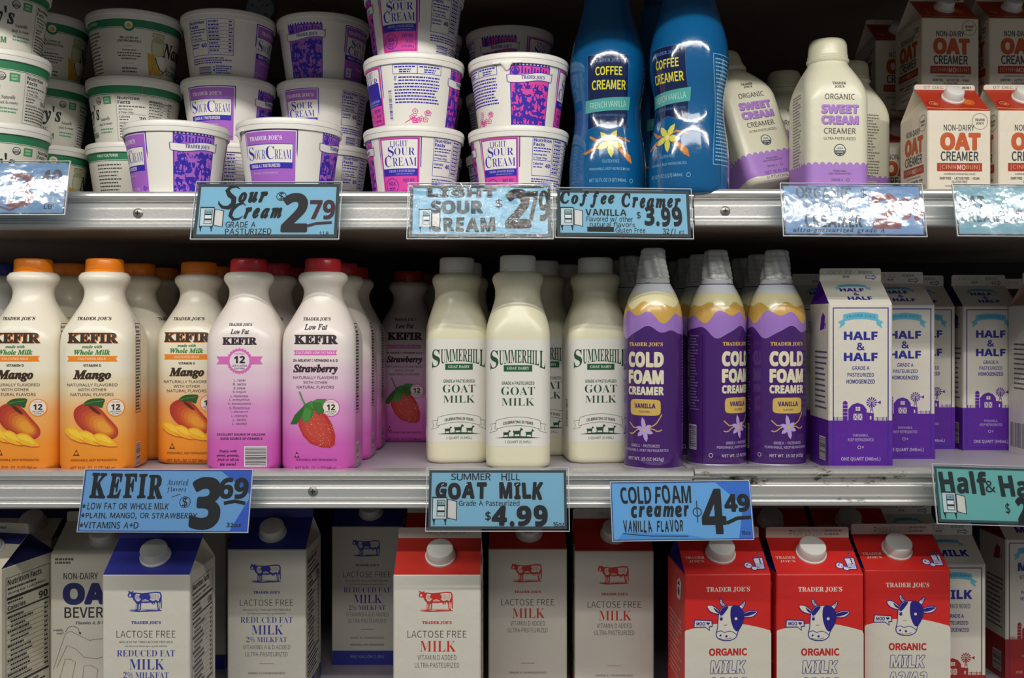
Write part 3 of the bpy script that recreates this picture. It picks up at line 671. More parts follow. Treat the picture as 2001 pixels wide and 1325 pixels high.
# ================================================================== coffee creamer bottles
CRE = Skin([(0, 36, 36), (1.5, 40, 40), (5, 42.4, 42.4), (18, 43.6, 43.6), (40, 43.4, 43.4), (64, 41.0, 41.0), (82, 38.0, 38.0), (98, 37.2, 37.2), (112, 38.2, 38.2), (130, 41.4, 41.4), (146, 42.6, 42.6), (162, 42.0, 42.0),
            (178, 39.0, 39.0), (194, 34.4, 34.4), (210, 29.8, 29.8), (226, 26.8, 26.8), (240, 25, 25), (248, 24.6, 24.6), (253, 22, 22), (254, 19, 19)], n=112, fine=3)
def creamer_art():
    a = Art(); N = '#0f1f4a'
    def pan(k): return [(-23-k, 63-k*1.6), (0, 70-k*1.2), (23+k, 63-k*1.6), (23+k, 138+k), (-23-k, 138+k)]
    a.poly(pan(.6), '#3a63a0', 1); a.poly(pan(0), N, 2)
    a.text("TRADER JOE'S", 0, 132, 33, 4, '#5f7fae', 'bold', .01); a.text('COFFEE', 1, 121.4, 30, 9, '#e0d63a', 'cond', .03); a.text('CREAMER', 1, 107.6, 38, 9.6, '#e0d63a', 'cond', .03)
    a.poly([(-27, 80), (24.6, 83), (26.4, 96.6), (-26.4, 92.8)], '#4fa29c', 4); a.text('FRENCH VANILLA', 0, 88.2, 41, 6.4, '#b7d8ce', 'cond', 0, 5, rot=.06)
    a.text('FLAVORED WITH OTHER NATURAL FLAVORS', 0, 77, 40, 2.6, '#4f7fb6', 'cond', 0)
    O = '#c87a26'
    for p in ([(-4, 48), (-14, 45), (-24, 40), (-30, 38.6), (-26, 36.6), (-14, 41)], [(-4, 50), (-12, 52), (-20, 56), (-21, 54), (-12, 48)], [(4, 46), (12, 40), (22, 30), (28, 27), (26, 35), (14, 44)], [(4, 50), (12, 52.6), (26, 49), (25, 51), (12, 55)]): a.poly(p, O, 3)
    for q in range(5):
        an = PI/2*-1+q*2*PI/5+.1; c, s = math.cos(an), math.sin(an)
        a.poly([(2+x*c-y*s, 48+x*s+y*c) for x, y in ((1, -1), (6, -3.4), (11, -2.6), (15.5, 0), (11, 3), (6, 3.4), (1, 1))], '#d9cf56', 4)
    a.circ(2, 48, 2.6, '#e0dca0', 5, 12)
    a.text('GLUTEN FREE', 3, 29, 19, 3.2, '#7fb4d6', 'cond', .01); a.text('PERISHABLE, KEEP REFRIGERATED', 2, 21, 46, 3.2, '#7fb4d6', 'cond', .01); a.text('NET 32 FL OZ (1 QT) 946mL', 0, 9.6, 42, 4.6, '#8fbcd8', 'cond', .01)
    a.ringo(27, 9.4, 2.3, .5, '#8fbcd8', 3, 14)
    a.frame(54, 20, 92, 130, .7, '#8fbcd8'); a.para(57, 125, 32, 28, 3.7, 1.4, '#8fbcd8')
    return a
_m = MB(); _m.loft(CRE.rings, mat('#0b578a', 'gloss')); _a = creamer_art(); _a.items = [([(x, y*1.073+9.7) for x, y in vs], f, c, l) for vs, f, c, l in _a.items]; _m.print(_a, CRE.put, 'gloss', 2.6, 5.0); CREAM_B = _m.build('body', angle=50)
CAP_N = cap_mesh(21, 13.5, '#16305e', 60)
def creamer(): return [part('body', CREAM_B), part('cap', CAP_N, (0, 0, .2532), label='dark blue screw cap')]

# ================================================================== sweet cream bottles
SWE = Skin([(0, 30, 13), (1.4, 33, 14), (4, 34.4, 13), (8, 34.8, 12), (104, 34.8, 12), (114, 34.3, 14), (124, 32.6, 18), (134, 29.2, 22), (142, 25.4, 23), (147, 22.4, 22), (150, 21, 21), (152, 22.8, 22.8), (154, 23, 23), (155.5, 20, 20)], n=128, fine=2)
def sweet_art(band=True):
    a = Art(); K = '#4c4846'; V = '#a87cc6'; P = SWE.per[len(SWE.per)//3]
    pts = [(-P/2+.3, 1.5)]
    pts += [(P/2-.3, 1.5)]
    n = 34
    for i in range(n):
        x1 = P/2-.3-(P-.6)*i/n; w = (P-.6)/n
        for q in range(5): pts.append((x1-w*q/5, 34+3.2*math.sin(PI*q/5)))
    pts.append((-P/2+.3, 34))
    if band: a.poly(pts, V, 1)
    for q in (0,):
        for s, v, w, h, c, f, o in (("TRADER", 122.6, 15, 3, K, 'bold', .03), ("JOE'S", 118.6, 11, 3, K, 'bold', .03), ('ORGANIC', 107.6, 33, 6.2, K, 'sans', .012), ('SWEET', 94.4, 41, 9.6, V, 'sansb', .08), ('CREAM', 82.6, 41, 9.4, V, 'sansb', .08), ('CREAMER', 70.6, 35, 6.2, K, 'sans', .012), ('ULTRA-PASTEURIZED', 62.4, 35, 3, K, 'sans', .005)):
            if s in ('SWEET', 'CREAM'): a.text(s, q+.6, v-.7, w, h, '#6d5288', f, o, 2)
            a.text(s, q, v, w, h, c, f, o, 3)
        a.circ(q, 50, 6.6, '#3a4450', 3, 24); a.circ(q, 50, 5.6, '#dcd9c8', 4, 24); a.poly([(q-5.4, 49.6), (q+5.4, 49.6), (q+4.4, 46.4), (q, 44.5), (q-4.4, 46.4)], '#3a4450', 5); a.text('USDA', q, 52, 7, 2.4, '#3a4450', 'sansb', 0, 5); a.text('ORGANIC', q, 47.8, 7.4, 1.6, '#dcd9c8', 'sansb', 0, 6)
        a.text('PERISHABLE', q, 27.6, 15, 1.9, K, 'sans', .01); a.text('KEEP REFRIGERATED', q, 24.6, 25, 1.9, K, 'sans', .01); a.text('GRADE A', q-3, 18, 13, 2.4, K, 'sans', .01); a.ringo(q+9, 18, 1.8, .5, K, 3, 12)
        a.text('NET 16 FL OZ', q, 10.6, 29, 3.8, '#54406a', 'sans', .015); a.text('(1 PT) 473mL', q, 5, 27, 3.6, '#54406a', 'sans', .015)
    if not band: return a
    u = -P/4; a.para(u-12, 114, 26, 24, 3.3, 1.3, '#7b756c', center=False, ragged=.35); a.para(P/4-13, 108, 28, 22, 3.4, 1.5, '#7b756c', ragged=.4)
    a.bars(P/4-9, 6, P/4+10, 30, '#3a3a3a', '#d5d0c0', 4, vertical=False); a.para(P/4-14, 30, 3, 8, 3.4, 2, '#4c3a60')
    return a
_m = MB(); _m.loft(SWE.rings, mat('#d8d4bc', 'plastic')); _m.print(sweet_art(), SWE.put, 'ink', 3.0, 8.0); _m.print(sweet_art(False), SWE.back, 'ink', 3.0, 8.0); SWEET_B = _m.build('body', angle=50)
_m = MB(); lathe(_m, [(0, 21.6), (3.4, 21.8), (3.7, 21.2), (15, 20.6), (19, 19.6), (21.4, 17.6), (22, 15), (22.2, .4)], mat('#cfcaae', 'plastic'), 72); SWEET_C = _m.build('cap')
def sweet(): return [part('body', SWEET_B), part('cap', SWEET_C, (0, 0, .1548), label='cream plastic cap under shrink film')]

# ================================================================== cold foam cans
CAN = Skin([(0, 31.4, 31.4), (1, 32.6, 32.6), (2.6, 33, 33), (4.4, 32.4, 32.4), (6, 32.9, 32.9), (150, 32.9, 32.9), (163, 32.7, 32.7), (174, 31.4, 31.4), (184, 28.6, 28.6), (192, 25.2, 25.2), (199, 21.4, 21.4), (203.5, 18.8, 18.8), (205, 17.6, 17.6)], n=96, fine=2.2)
def can_art():
    a = Art(); PUR_ = '#452068'; LAV = '#9a74bf'; AMB = '#c9a04e'; CRM = '#ddd3a4'; P = 2*PI*32.9
    def band(f, top, col, lay, lo=None):
        n = 130; xs = [-P/2+P*i/n for i in range(n+1)]
        for i in range(n): a._add([(xs[i], f(xs[i]) if lo is None else lo), (xs[i+1], f(xs[i+1]) if lo is None else lo), (xs[i+1], top), (xs[i], top)], [(0, 1, 2, 3)], col, lay)
    k = 2*PI/P
    pur = lambda u: 151+4.2*math.sin(3*k*u+.6)+3.2*math.sin(5*k*u+2.0)+1.2*math.sin(9*k*u)
    lav = lambda u: 168+4.6*math.sin(3*k*u+2.6)+4.0*math.sin(7*k*u+.4)
    amb = lambda u: 180+2.4*math.sin(5*k*u+1.0)+2.4*math.sin(8*k*u+2.4)
    band(pur, 197, LAV, 1); band(lav, 197, AMB, 2); band(amb, 197, CRM, 3); band(None, 203.4, '#cfd3d6', 4, 193.5)
    Y = '#d8b45a'; C = '#ddd6b8'
    a.text("TRADER JOE'S", 0, 137, 40, 4.6, Y, 'bold', .03)
    for s, v, h, o in (('COLD', 120.6, 17, .10), ('FOAM', 101.6, 15.6, .10), ('CREAMER', 86.6, 9.4, .08)): a.text(s, 0, v, 42, h, C, 'sansb', o)
    def box(w, h, k): return [(w*math.copysign(abs(math.cos(q))**.35, math.cos(q)), 68.6+h*math.copysign(abs(math.sin(q))**.35, math.sin(q))) for q in [2*PI*(i+.5)/36 for i in range(36)]]
    a.poly(box(17.6, 8.8, 0), '#cfae58', 3); a.text('VANILLA', 0, 70.4, 24, 5.4, '#4a2470', 'sansb', .06, 4); a.text('FLAVORED', 0, 64, 12, 2.2, '#4a2470', 'sans', .01, 4)
    for q in (-1, 1):
        for j in range(2): a.line([(q*(4+t*3), 44+q*1.2*(t-1)*.5*j+(2.2 if j else -1)*(t*.8)+1.6*math.sin(t*1.3+j)+(t*.9 if q > 0 else 0)) for t in range(6)], 1.2, '#c7a95e', 3)
    for q in range(6):
        an = PI/2+q*PI/3+.18; c, s = math.cos(an), math.sin(an); L = (14.5, 10, 10.5, 13, 10, 9)[q]
        a.poly([(x*c-y*s, 44+x*s+y*c) for x, y in ((.5, -.8), (L*.4, -2.6), (L*.75, -2), (L, 0), (L*.7, 2), (L*.4, 2.4), (.5, .8))], '#b79fd6', 4)
    a.circ(0, 44, 1.8, '#d8b45a', 5, 12)
    a.text('GRADE A • PASTEURIZED', 0, 27, 33, 3.2, '#b9a9cc', 'cond', .012); a.text('PERISHABLE, KEEP REFRIGERATED', 0, 21.8, 53, 3.4, '#b9a9cc', 'cond', .012); a.text('NET WT. 15 OZ (425g)', 0, 12.4, 42, 4.8, '#c9bdd6', 'cond', .014)
    a.ringo(-33, 13, 2.4, .6, '#c9bdd6', 3, 14)
    a.rect(-43, 6, -42.6, 148, '#2c1448', 3); a.para(-64, 146, 17, 26, 3.3, 1.4, '#7d6a96', ragged=.4); a.bars(-66, 18, -51, 46, '#3a2a4a', '#c9c2cc', 4, vertical=False); a.para(50, 140, 40, 26, 3.6, 1.4, '#7d6a96')
    return a
def make_can():
    mb = MB(); mb.loft(CAN.rings, mat('#452068', 'can')); mb.print(can_art(), CAN.put, 'can', 2.6, 4.0); body = mb.build('body', angle=50)
    mb = MB(); lathe(mb, [(0, 33.1), (.6, 33.5), (2.2, 33.5), (3.0, 33.2)], mat('#b9bac0', 'metal'), 72); rim = mb.build('base_rim')
    mb = MB(); g = mat('#c2c3c0', 'plastic')
    lathe(mb, [(0, 18.4), (4.6, 18.2), (4.8, 17.6), (5.6, 17.4)], g, 96, rad=lambda a, z: 1+.012*math.cos(40*a), cap1=False)
    zs = [5.6+31.4*i/22 for i in range(23)]
    prof = [(z, 17.0-4.6*((z-5.6)/31.4)**1.1+.3*math.sin((z-5.6)*1.1)) for z in zs]+[(38.4, 11.6), (39.2, 9.6), (39.4, 5)]
    lathe(mb, prof, g, 96, rad=lambda a, z: 1+(.075*math.cos(7*a+z*.13) if z < 38 else .05*math.cos(7*a+z*.13)))
    mb.box(-2.5, -20, .4, 2.5, -17.4, 3.4, g)
    return body, rim, mb.build('nozzle_cap', angle=45)
CAN_B, CAN_R, CAN_N = make_can()
def can(): return [part('body', CAN_B), part('base_rim', CAN_R, (0, 0, 0), label='pale metal base rim'), part('nozzle_cap', CAN_N, (0, 0, .2045), label='grey fluted plastic nozzle cap')]
# ================================================================== gable-top cartons
def carton_mesh(w, d, hs, hr, hf, col, roof, fin, gus, front=None, left=None, right=None, top=None, fart=None, name='body'):
    mb = MB(); c = 1.3; W, Dp = w/2, d/2
    def ring(z, k=c): return [(-W+k, -Dp, z), (W-k, -Dp, z), (W, -Dp+k, z), (W, Dp-k, z), (W-k, Dp, z), (-W+k, Dp, z), (-W, Dp-k, z), (-W, -Dp+k, z)]
    m = mat(col, 'card')
    mb.loft([ring(0), ring(hs-1.2)], m, True, False); 
    t = 1.3; mr, mg = mat(roof, 'card'), mat(gus, 'card')
    # soft shoulder fold, roof slopes, folded-in gussets, sealed fin
    a = ring(hs-1.2); sh = [(-W+.6, -Dp+.8, hs), (W-.6, -Dp+.8, hs), (W-.6, Dp-.8, hs), (-W+.6, Dp-.8, hs)]
    mb.add(a+sh, [(0, 1, 9, 8), (1, 2, 9), (2, 3, 10, 9), (3, 4, 10), (4, 5, 11, 10), (5, 6, 11), (6, 7, 8, 11), (7, 0, 8)], m)
    R0 = [(-W+.6, -t, hr), (W-.6, -t, hr), (W-.6, t, hr), (-W+.6, t, hr)]
    mb.add([sh[0], sh[1], R0[1], R0[0]], [(0, 1, 2, 3)], mr, False); mb.add([sh[2], sh[3], R0[3], R0[2]], [(0, 1, 2, 3)], mr, False)
    for q in (-1, 1):
        G = (q*(W-w*.30), 0, hr-2.0); A = (q*(W-.6), -Dp+.8, hs); B = (q*(W-.6), Dp-.8, hs); E0 = (q*(W-.6), -t, hr); E1 = (q*(W-.6), t, hr)
        fs = [(0, 1, 2), (0, 2, 3), (1, 4, 2)]
        if q < 0: fs = [f[::-1] for f in fs]
        mb.add([A, B, G, E0, E1], fs, mg, False)
    mf = mat(fin, 'card'); r = 2.2
    prof = [(-W+.6, hr), (W-.6, hr), (W-.6, hf-r), (W-.6-r*.3, hf-r*.3), (W-.6-r, hf), (-W+.6+r, hf), (-W+.6+r*.3, hf-r*.3), (-W+.6, hf-r)]
    n = len(prof); vs = [(x, -t, z) for x, z in prof]+[(x, t, z) for x, z in prof]
    mb.add(vs, [tuple(range(n)), tuple(range(2*n-1, n-1, -1))]+[(i, i+n, (i+1) % n+n, (i+1) % n) for i in range(n)], mf, False)
    L = math.hypot(Dp-.8-t, hr-hs); dy, dz = (Dp-.8-t)/L, (hr-hs)/L
    if front: mb.print(front, lambda u, v, l: (u, -Dp-l, v), 'card', smooth=False)
    if right: mb.print(right, lambda u, v, l: (W+l, u, v), 'card', smooth=False)
    if left: mb.print(left, lambda u, v, l: (-W-l, -u, v), 'card', smooth=False)
    if top: mb.print(top, lambda u, s, l: (u, -Dp+.8+dy*s-dz*l, hs+dz*s+dy*l), 'card', smooth=False)
    if fart: mb.print(fart, lambda u, v, l: (u, -t-l, hr+v), 'card', smooth=False)
    return mb.build(name, angle=25), (L, math.atan2(dz, dy), lambda u, s: (u*MM, (-Dp+.8+dy*s)*MM, (hs+dz*s)*MM))

def roof_cap(r=15, h=13, col='#d9d7d0'):
    mb = MB(); m = mat(col, 'plastic')
    lathe(mb, [(-1, r+1.8), (1.6, r+1.8), (2.0, r+.4), (2.4, r+.3), (3.0, r+.3), (h-2, r-.2), (h-.6, r-.9), (h, r-2.4), (h+.05, .4)], m, 144, rad=lambda a, z: 1+(.006 if int(a/(2*PI)*144+.5) % 2 and 2.6 < z < h-2 else 0))
    return mb.build('cap', angle=40)
RCAP = roof_cap(); RCAP_S = roof_cap(10.5, 11)
INKB, INKR = '#363a98', '#c8342b'
def cow(ink, paper):
    a = Art()
    a.poly([(.5, 17), (2, 20.4), (.2, 21.8), (3, 21.2), (4.4, 20.4), (7, 21.8), (6.4, 19.8), (10, 19.8), (16, 19.2), (23, 19.8), (31, 20.8), (36, 20.4), (37.5, 17.5), (37.6, 2.6), (36.6, 2.4), (36.2, 10.2), (35, 7.5), (35.6, 1), (33.4, 1), (32.2, 8.4), (30.6, 9.6), (29.8, 7.2), (27.4, 7), (26, 9), (21, 8.4), (15.4, 8.6), (14.9, 1), (12.5, 1), (12.4, 8.2), (11.6, .8), (9.4, .8), (9.6, 8.6), (7, 11.6), (5.6, 14.6), (3.4, 14.4), (1.2, 15)], ink, 2)
    for p in ([(10, 18.6), (14, 18.2), (13, 15), (15, 12.6), (13, 10.4), (10.4, 10.6), (8.4, 13.6), (8.6, 16.6)], [(24, 18.6), (30, 19.4), (35.4, 19), (36.2, 16), (34, 10.4), (31.6, 11.8), (28, 10.6), (24.6, 12), (25.6, 15)], [(16, 11.6), (20, 12.6), (23.6, 11), (23, 9.8), (17, 9.6)], [(2.2, 17.2), (3.6, 18.6), (4.6, 16.6), (3.4, 15.2), (2, 15.8)], [(13, 7.2), (14, 7.4), (13.9, 2), (13.2, 2)], [(33.6, 9), (34.6, 9.2), (34.8, 2.4), (34.2, 2.4)], [(10.2, 7.6), (11, 7.6), (10.9, 2), (10.2, 2)], [(28, 8.6), (29.4, 8.6), (29, 7.6), (28.2, 7.6)]): a.poly(p, paper, 3)
    for k in range(7): a.line([(25.4+k*1.5, 18.6-k*.1), (26+k*1.3, 14.5), (25.6+k*1.4, 12.4)], .28, ink, 4); a.line([(9.2+k*.75, 17), (9.5+k*.7, 12.4)], .24, ink, 4)
    for k in range(4): a.line([(16.6, 11.4-k*.5), (23, 10.8-k*.35)], .22, ink, 4)
    a.poly([(1.4, .2), (9, 1), (16, .2), (22, 1), (37, .8), (38, 0), (30, -.6), (12, -1.2), (5, -.6)], ink, 2); a.line([(3, 1.6), (12, 1.9), (22, 1.6), (34, 2)], .4, ink, 2)
    return a
def lactose_art(kind):
    a = Art(); c = INKB if kind == 'b' else INKR; K = '#3c3c3c'; P = '#d5d0c2'
    a.add(cow(c, P), -20.5, 147)
    a.text("TRADER JOE'S", 0, 134.2, 32, 3.4, c, 'bold', .03); a.text('LACTOSE FREE', 0, 121.8, 64, 7.6, K, 'cond', -.004)
    if kind == 'b':
        a.text('44% LESS FAT THAN LACTOSE FREE MILK', 0, 113.2, 58, 2.3, K, 'cond', .005); a.text('FAT REDUCED FROM 8g to 5g PER SERVING', 0, 108.4, 46, 1.9, K, 'cond', .005)
        a.text('REDUCED FAT', 0, 101, 63, 7, c, 'bold', -.024); a.text('MILK', 1, 89, 38, 11, c, 'bold', -.024); a.text('2% MILKFAT', 0, 77.4, 49, 6.6, c, 'bold', -.024)
        a.text('VITAMINS A & D ADDED', 0, 68.2, 57, 5.4, K, 'cond', -.004); a.text('ULTRA-PASTEURIZED', 0, 59.8, 51, 5.4, K, 'cond', -.004)
    else:
        a.text('MILK', 1, 108.6, 39, 11.4, c, 'bold', -.024); a.text('VITAMIN D ADDED', 0, 96.4, 42, 5.4, K, 'cond', -.004); a.text('ULTRA-PASTEURIZED', 0, 88, 48, 5.4, K, 'cond', -.004)
    a.rect(-8.5, 47.9, 8.5, 48.4, c, 2); a.text('GRADE A | HOMOGENIZED', 0, 36.5, 45, 3.4, K, 'cond', .004); a.text('PERISHABLE, KEEP REFRIGERATED', 0, 27.2, 46, 2.7, K, 'cond', .016)
    a.rect(-47, .2, 47, 19.6, c, 1); a.text('HALF GALLON (1.89L)', 0, 11.4, 45, 4.6, '#a9a6c6' if kind == 'b' else '#dcc0ba', 'cond', .004)
    return a
def side_facts(c, cal='130'):
    a = Art(); a.rect(-47, .2, 47, 19.6, c, 1) if c else None; K = '#2c2c2c'
    a.frame(-40, 24, 36, 174, .5, K, 2); a.text('Nutrition Facts', -8, 168.6, 58, 7, K, 'sansb', .01); a.para(-37, 161, 50, 1, 3, 2.2, K); a.text('Serving size  1 cup (240mL)', -4, 155.6, 64, 3.4, K, 'sansb', .0)
    a.rect(-38, 148.5, 34, 151.6, K, 2); a.para(-37, 145.6, 26, 1, 3, 2, K); a.text('Calories', -22, 139.6, 30, 5.4, K, 'sansb', .01); a.text(cal, 24, 141, 16, 8, K, 'sansb', .02); a.rect(-38, 133.5, 34, 135.4, K, 2)
    for k in range(14):
        v = 129-k*5.4; a.para(-37+(5 if k % 3 else 0), v, 40, 1, 3, 2.2 if k % 3 else 2.7, K, ragged=.4, seed=k); a.para(26, v, 7, 1, 3, 2.2, K, seed=k); a.rect(-38, v-3, 34, v-2.7, K, 2)
    a.rect(-38, 51, 34, 53.6, K, 2)
    for k in range(5): a.para(-37, 47-k*4.4, 68, 1, 3, 2, K, seed=k+20)
    a.bars(4, 3, 34, 20, '#2c2c2c', '#d8d4cc', 5)
    return a
HG = (95, 95, 186, 216, 228)
def half_gallon(kind):
    c = INKB if kind == 'b' else INKR
    fa = Art(); fa.text('DEC 02 2025', 6, 6.4, 44, 3.0, '#6c6a72', 'sans', -.01)
    tp = Art()
    me, (L, al, fn) = carton_mesh(*HG, '#d5d0c2', c, c if kind == 'b' else '#cfc6b8', '#d5d0c2', lactose_art(kind), side_facts(c), side_facts(c), tp, fa)
    return [part('body', me), part('cap', RCAP, fn(2, L*.50), (al, 0, 0), 'white ribbed plastic cap')]
LFB, LFR = half_gallon('b'), half_gallon('r')

def moo_cow():
    a = Art(); B = '#2a2480'; P = '#ddd8ca'
    def sm(p): 
        o = []
        for i in range(len(p)):
            p0, p1, p2, p3 = p[i-1], p[i], p[(i+1) % len(p)], p[(i+2) % len(p)]
            for t in (0, .25, .5, .75): o.append(tuple(.5*(2*p1[j]+(p2[j]-p0[j])*t+(2*p0[j]-5*p1[j]+4*p2[j]-p3[j])*t*t+(3*p1[j]-p0[j]-3*p2[j]+p3[j])*t**3) for j in (0, 1)))
        return o
    def ol(p, lay, w=.9): q = sm(p); a.poly(q, P, lay); a.line(q+q[:2], w, B, lay+1)
    ol([(-13, 32), (-21, 38), (-27, 37.6), (-24, 32), (-17, 29), (-12, 29.4)], 3); ol([(12, 29), (20, 32), (28, 31), (24, 26), (17, 24.6), (12, 26)], 3)
    a.poly(sm([(13, 28.6), (20, 31), (27, 30.6), (22, 27.6), (15, 26)]), B, 5); a.poly(sm([(-14, 31.6), (-20, 36), (-17, 31), (-13, 30)]), B, 5)
    ol([(-10, 37), (-13, 41), (-12.6, 45.4), (-9.4, 41.6), (-7, 37.6)], 3); ol([(8, 36.6), (11.4, 40), (14.8, 42.6), (14, 37.8), (11, 34)], 3)
    for q in range(3): a.line([(-12.4+q*.7, 42.6-q*1.7), (-9.6+q*.8, 41-q*1.5)], .5, B, 6); a.line([(10.6+q, 38.6+q*1.1), (12.6+q*.6, 37+q*1.2)], .5, B, 6)
    head = [(-14, 30), (-10, 36.4), (-2, 38), (7, 37), (12, 32), (13.4, 25), (11, 17), (7, 10), (5, 4), (0, .6), (-8, 0), (-14.6, 2), (-17, 6.6), (-15.6, 14), (-15, 22)]
    ol(head, 5)
    a.poly(sm([(0, 37), (7, 36.6), (12, 32), (13.2, 25), (10.6, 17), (6.6, 10), (2.6, 12), (-.6, 20), (-1.6, 29)]), B, 7); a.poly(sm([(-13.6, 29), (-10, 35.6), (-3.6, 37), (-7, 31), (-11, 27)]), B, 7)
    a.circ(4.6, 23.6, 1.6, P, 8, 14); a.circ(-11.6, 23.4, 1.7, B, 8, 14); a.line([(-13.6, 25.6), (-12, 26), (-10, 25.2)], .6, B, 8)
    nz = sm([(-16, 8.4), (-12, 10.6), (-8, 8.8), (-3, 10.2), (2, 8.6), (4.6, 5)]); a.line(nz[:-4], .7, B, 8)
    a.circ(-12.4, 5.6, 1.1, B, 8, 10); a.circ(-6, 4.6, 1.3, B, 8, 10); a.line([(-14, 2.4), (-9, 1.4), (-4, 1.8), (0, 3)], .5, B, 8); a.line([(-9, 16.6), (-5, 16.8)], .8, '#9a9488', 8)
    return a
def organic():
    R, P, B = '#d22a26', '#d8d2c3', '#2a2480'
    f = Art(); cur = [(-47.4, 124)]+[(x, 124+9*math.sin(PI*(x+47.4)/94.8*.86+.12)-.06*max(0, x)) for x in range(-46, 48, 4)]+[(47.4, 121)]
    f.poly([(-47.4, .2), (47.4, .2)]+cur[::-1], P, 1)
    f.text("TRADER JOE'S", 0, 169.4, 48, 5.8, '#e6ddcf', 'bold', .02); f.add(moo_cow(), 4, 114)
    f.poly([(-38, 128), (-37, 137), (-17.4, 136), (-17, 129), (-20.5, 128.4), (-20, 124.4), (-25, 128.2)], B, 3); f.poly([(-37, 129), (-36.2, 136), (-18.4, 135), (-18, 130), (-21.4, 129.4), (-21, 126), (-25, 129.2)], P, 4)
    f.text('MOO', -30, 132.4, 9.6, 4, B, 'cond', .04, 5); f.poly([(-22, 130.8), (-24, 133), (-23.4, 134.4), (-22, 133.6), (-20.6, 134.2), (-20, 132.8)], B, 5)
    f.text('ORGANIC', 0, 101.4, 42, 8.2, '#bf2a2a', 'cond', .05)
    for s, v, w in (('MILK', 85, 39), ('A2/A2', 66.6, 44)): f.text(s, 0, v, w-1.4, 13.6, P, 'sansb', .03, 4, shear=.08, ol=(.85, B))
    f.text('VITAMIN D ADDED', 0, 50, 44, 4, B, 'cond', .01); f.text('HALF GALLON (1.89L)', 0, 12, 46, 4.4, B, 'cond', .01)
    sd = Art(); sd.para(-36, 128, 70, 12, 6, 2.2, '#dd9a8e', ragged=.4); sd.poly([(6, 150), (24, 152), (30, 172), (20, 176), (8, 170)], '#d8d2c3', 2); sd.circ(16, 160, 5, B, 3, 12); sd.poly([(10, 166), (22, 168), (20, 172), (12, 170)], B, 3)
    sd.bars(4, 8, 36, 30, '#2c2c2c', '#d8d4cc', 5)
    t = Art(); t.text('TRADER', -32, 24, 22, 4, '#dcb0a4', 'bold', .02); t.text("JOE'S", -31, 18.4, 17, 3.8, '#dcb0a4', 'bold', .02)
    for x, y, r in ((25, 12, 4.8), (31, 8, 3.6), (36, 10, 3.8)): t.circ(x, y, r, B, 2, 16); t.circ(x, y, r-.9, '#dcd9e2', 3, 16)
    t.circ(24, 12.6, 1, B, 4, 8); t.circ(27, 11, .8, B, 4, 8); t.circ(25.6, 14.6, .7, B, 4, 8); t.line([(30, 10), (37, 9)], .8, B, 4)
    t.poly([(33, 6), (43, 6), (44, 24), (32, 23)], B, 2); t.poly([(34, 7), (42, 7), (43, 23), (33, 22)], '#dcd9e2', 3); t.poly([(34.4, 8), (41.6, 8), (42, 15), (34, 15)], '#b9b4d6', 4); t.line([(39.5, 14), (40, 31)], 1.5, B, 4)
    for k in range(5): t.line([(39.3, 16+k*3), (40.5, 17+k*3)], .5, '#dcd9e2', 5)
    fa = Art(); fa.text('NOV 15 2025', 1, 5.8, 38, 6.4, '#7a6a66', 'cond', -.012); fa.para(-21, 8, 3, 2, 3.6, 1.4, '#7a6a66'); fa.para(20, 8, 20, 2, 4, 2.2, '#8a7a74')
    me, (L, al, fn) = carton_mesh(*HG, R, R, '#cbb3a6', B, f, sd, sd, t, fa)
    return [part('body', me), part('cap', RCAP, fn(-2, L*.56), (al, 0, 0), 'white ribbed plastic cap')]
ORG = organic()

def barn(c, paper):
    a = Art()
    a.rect(-19.6, 0, -14.4, 19, c, 2); a.circ(-17, 19, 2.6, c, 2, 16)
    for k in range(4): a.rect(-19.6, 5+k*4, -14.4, 5.4+k*4, paper, 3)
    a.poly([(-13.6, 0), (-13.6, 12.6), (-9.4, 17.4), (-3.4, 19.6), (2.6, 17.4), (6.4, 12.6), (6.4, 0)], c, 2); a.poly([(6.4, 0), (6.4, 9), (14.4, 8), (14.4, 0)], c, 2)
    a.rect(-5.6, 10.8, -.6, 15, paper, 3); a.rect(-3.3, 10.8, -2.9, 15, c, 4); a.rect(-5.6, 12.7, -.6, 13.1, c, 4)
    for q in (-8, -2.8): a.rect(q, .6, q+4.4, 7.4, paper, 3); a.line([(q+.4, 1), (q+4, 7)], .6, c, 4); a.line([(q+4, 1), (q+.4, 7)], .6, c, 4)
    a.rect(10, 1.2, 11.6, 5, paper, 3)
    a.line([(10.4, 8), (11.6, 19)], .5, c, 2); a.line([(13.6, 8), (12.4, 19)], .5, c, 2); a.line([(10.6, 10), (13, 14)], .4, c, 2); a.line([(13.4, 10), (11, 14)], .4, c, 2)
    for k in range(12):
        t = k*PI/6; a.poly([(12+1.3*math.cos(t-.05), 20+1.3*math.sin(t-.05)), (12+5.8*math.cos(t-.16), 20+5.8*math.sin(t-.16)), (12+5.8*math.cos(t+.16), 20+5.8*math.sin(t+.16)), (12+1.3*math.cos(t+.05), 20+1.3*math.sin(t+.05))], c, 2)
    a.circ(12, 20, 1, c, 3, 10); a.line([(12, 20), (19, 20)], .5, c, 2); a.poly([(18, 20), (22, 22), (22, 18)], c, 2)
    for q in (-29.6, -26, 18, 24, 28): a.rect(q, 0, q+.7, 4, c, 2)
    a.rect(-30, 1, -20, 1.4, c, 2); a.rect(-30, 2.7, -20, 3.1, c, 2); a.rect(15, 1, 30, 1.4, c, 2); a.rect(15, 2.7, 30, 3.1, c, 2)
    return a
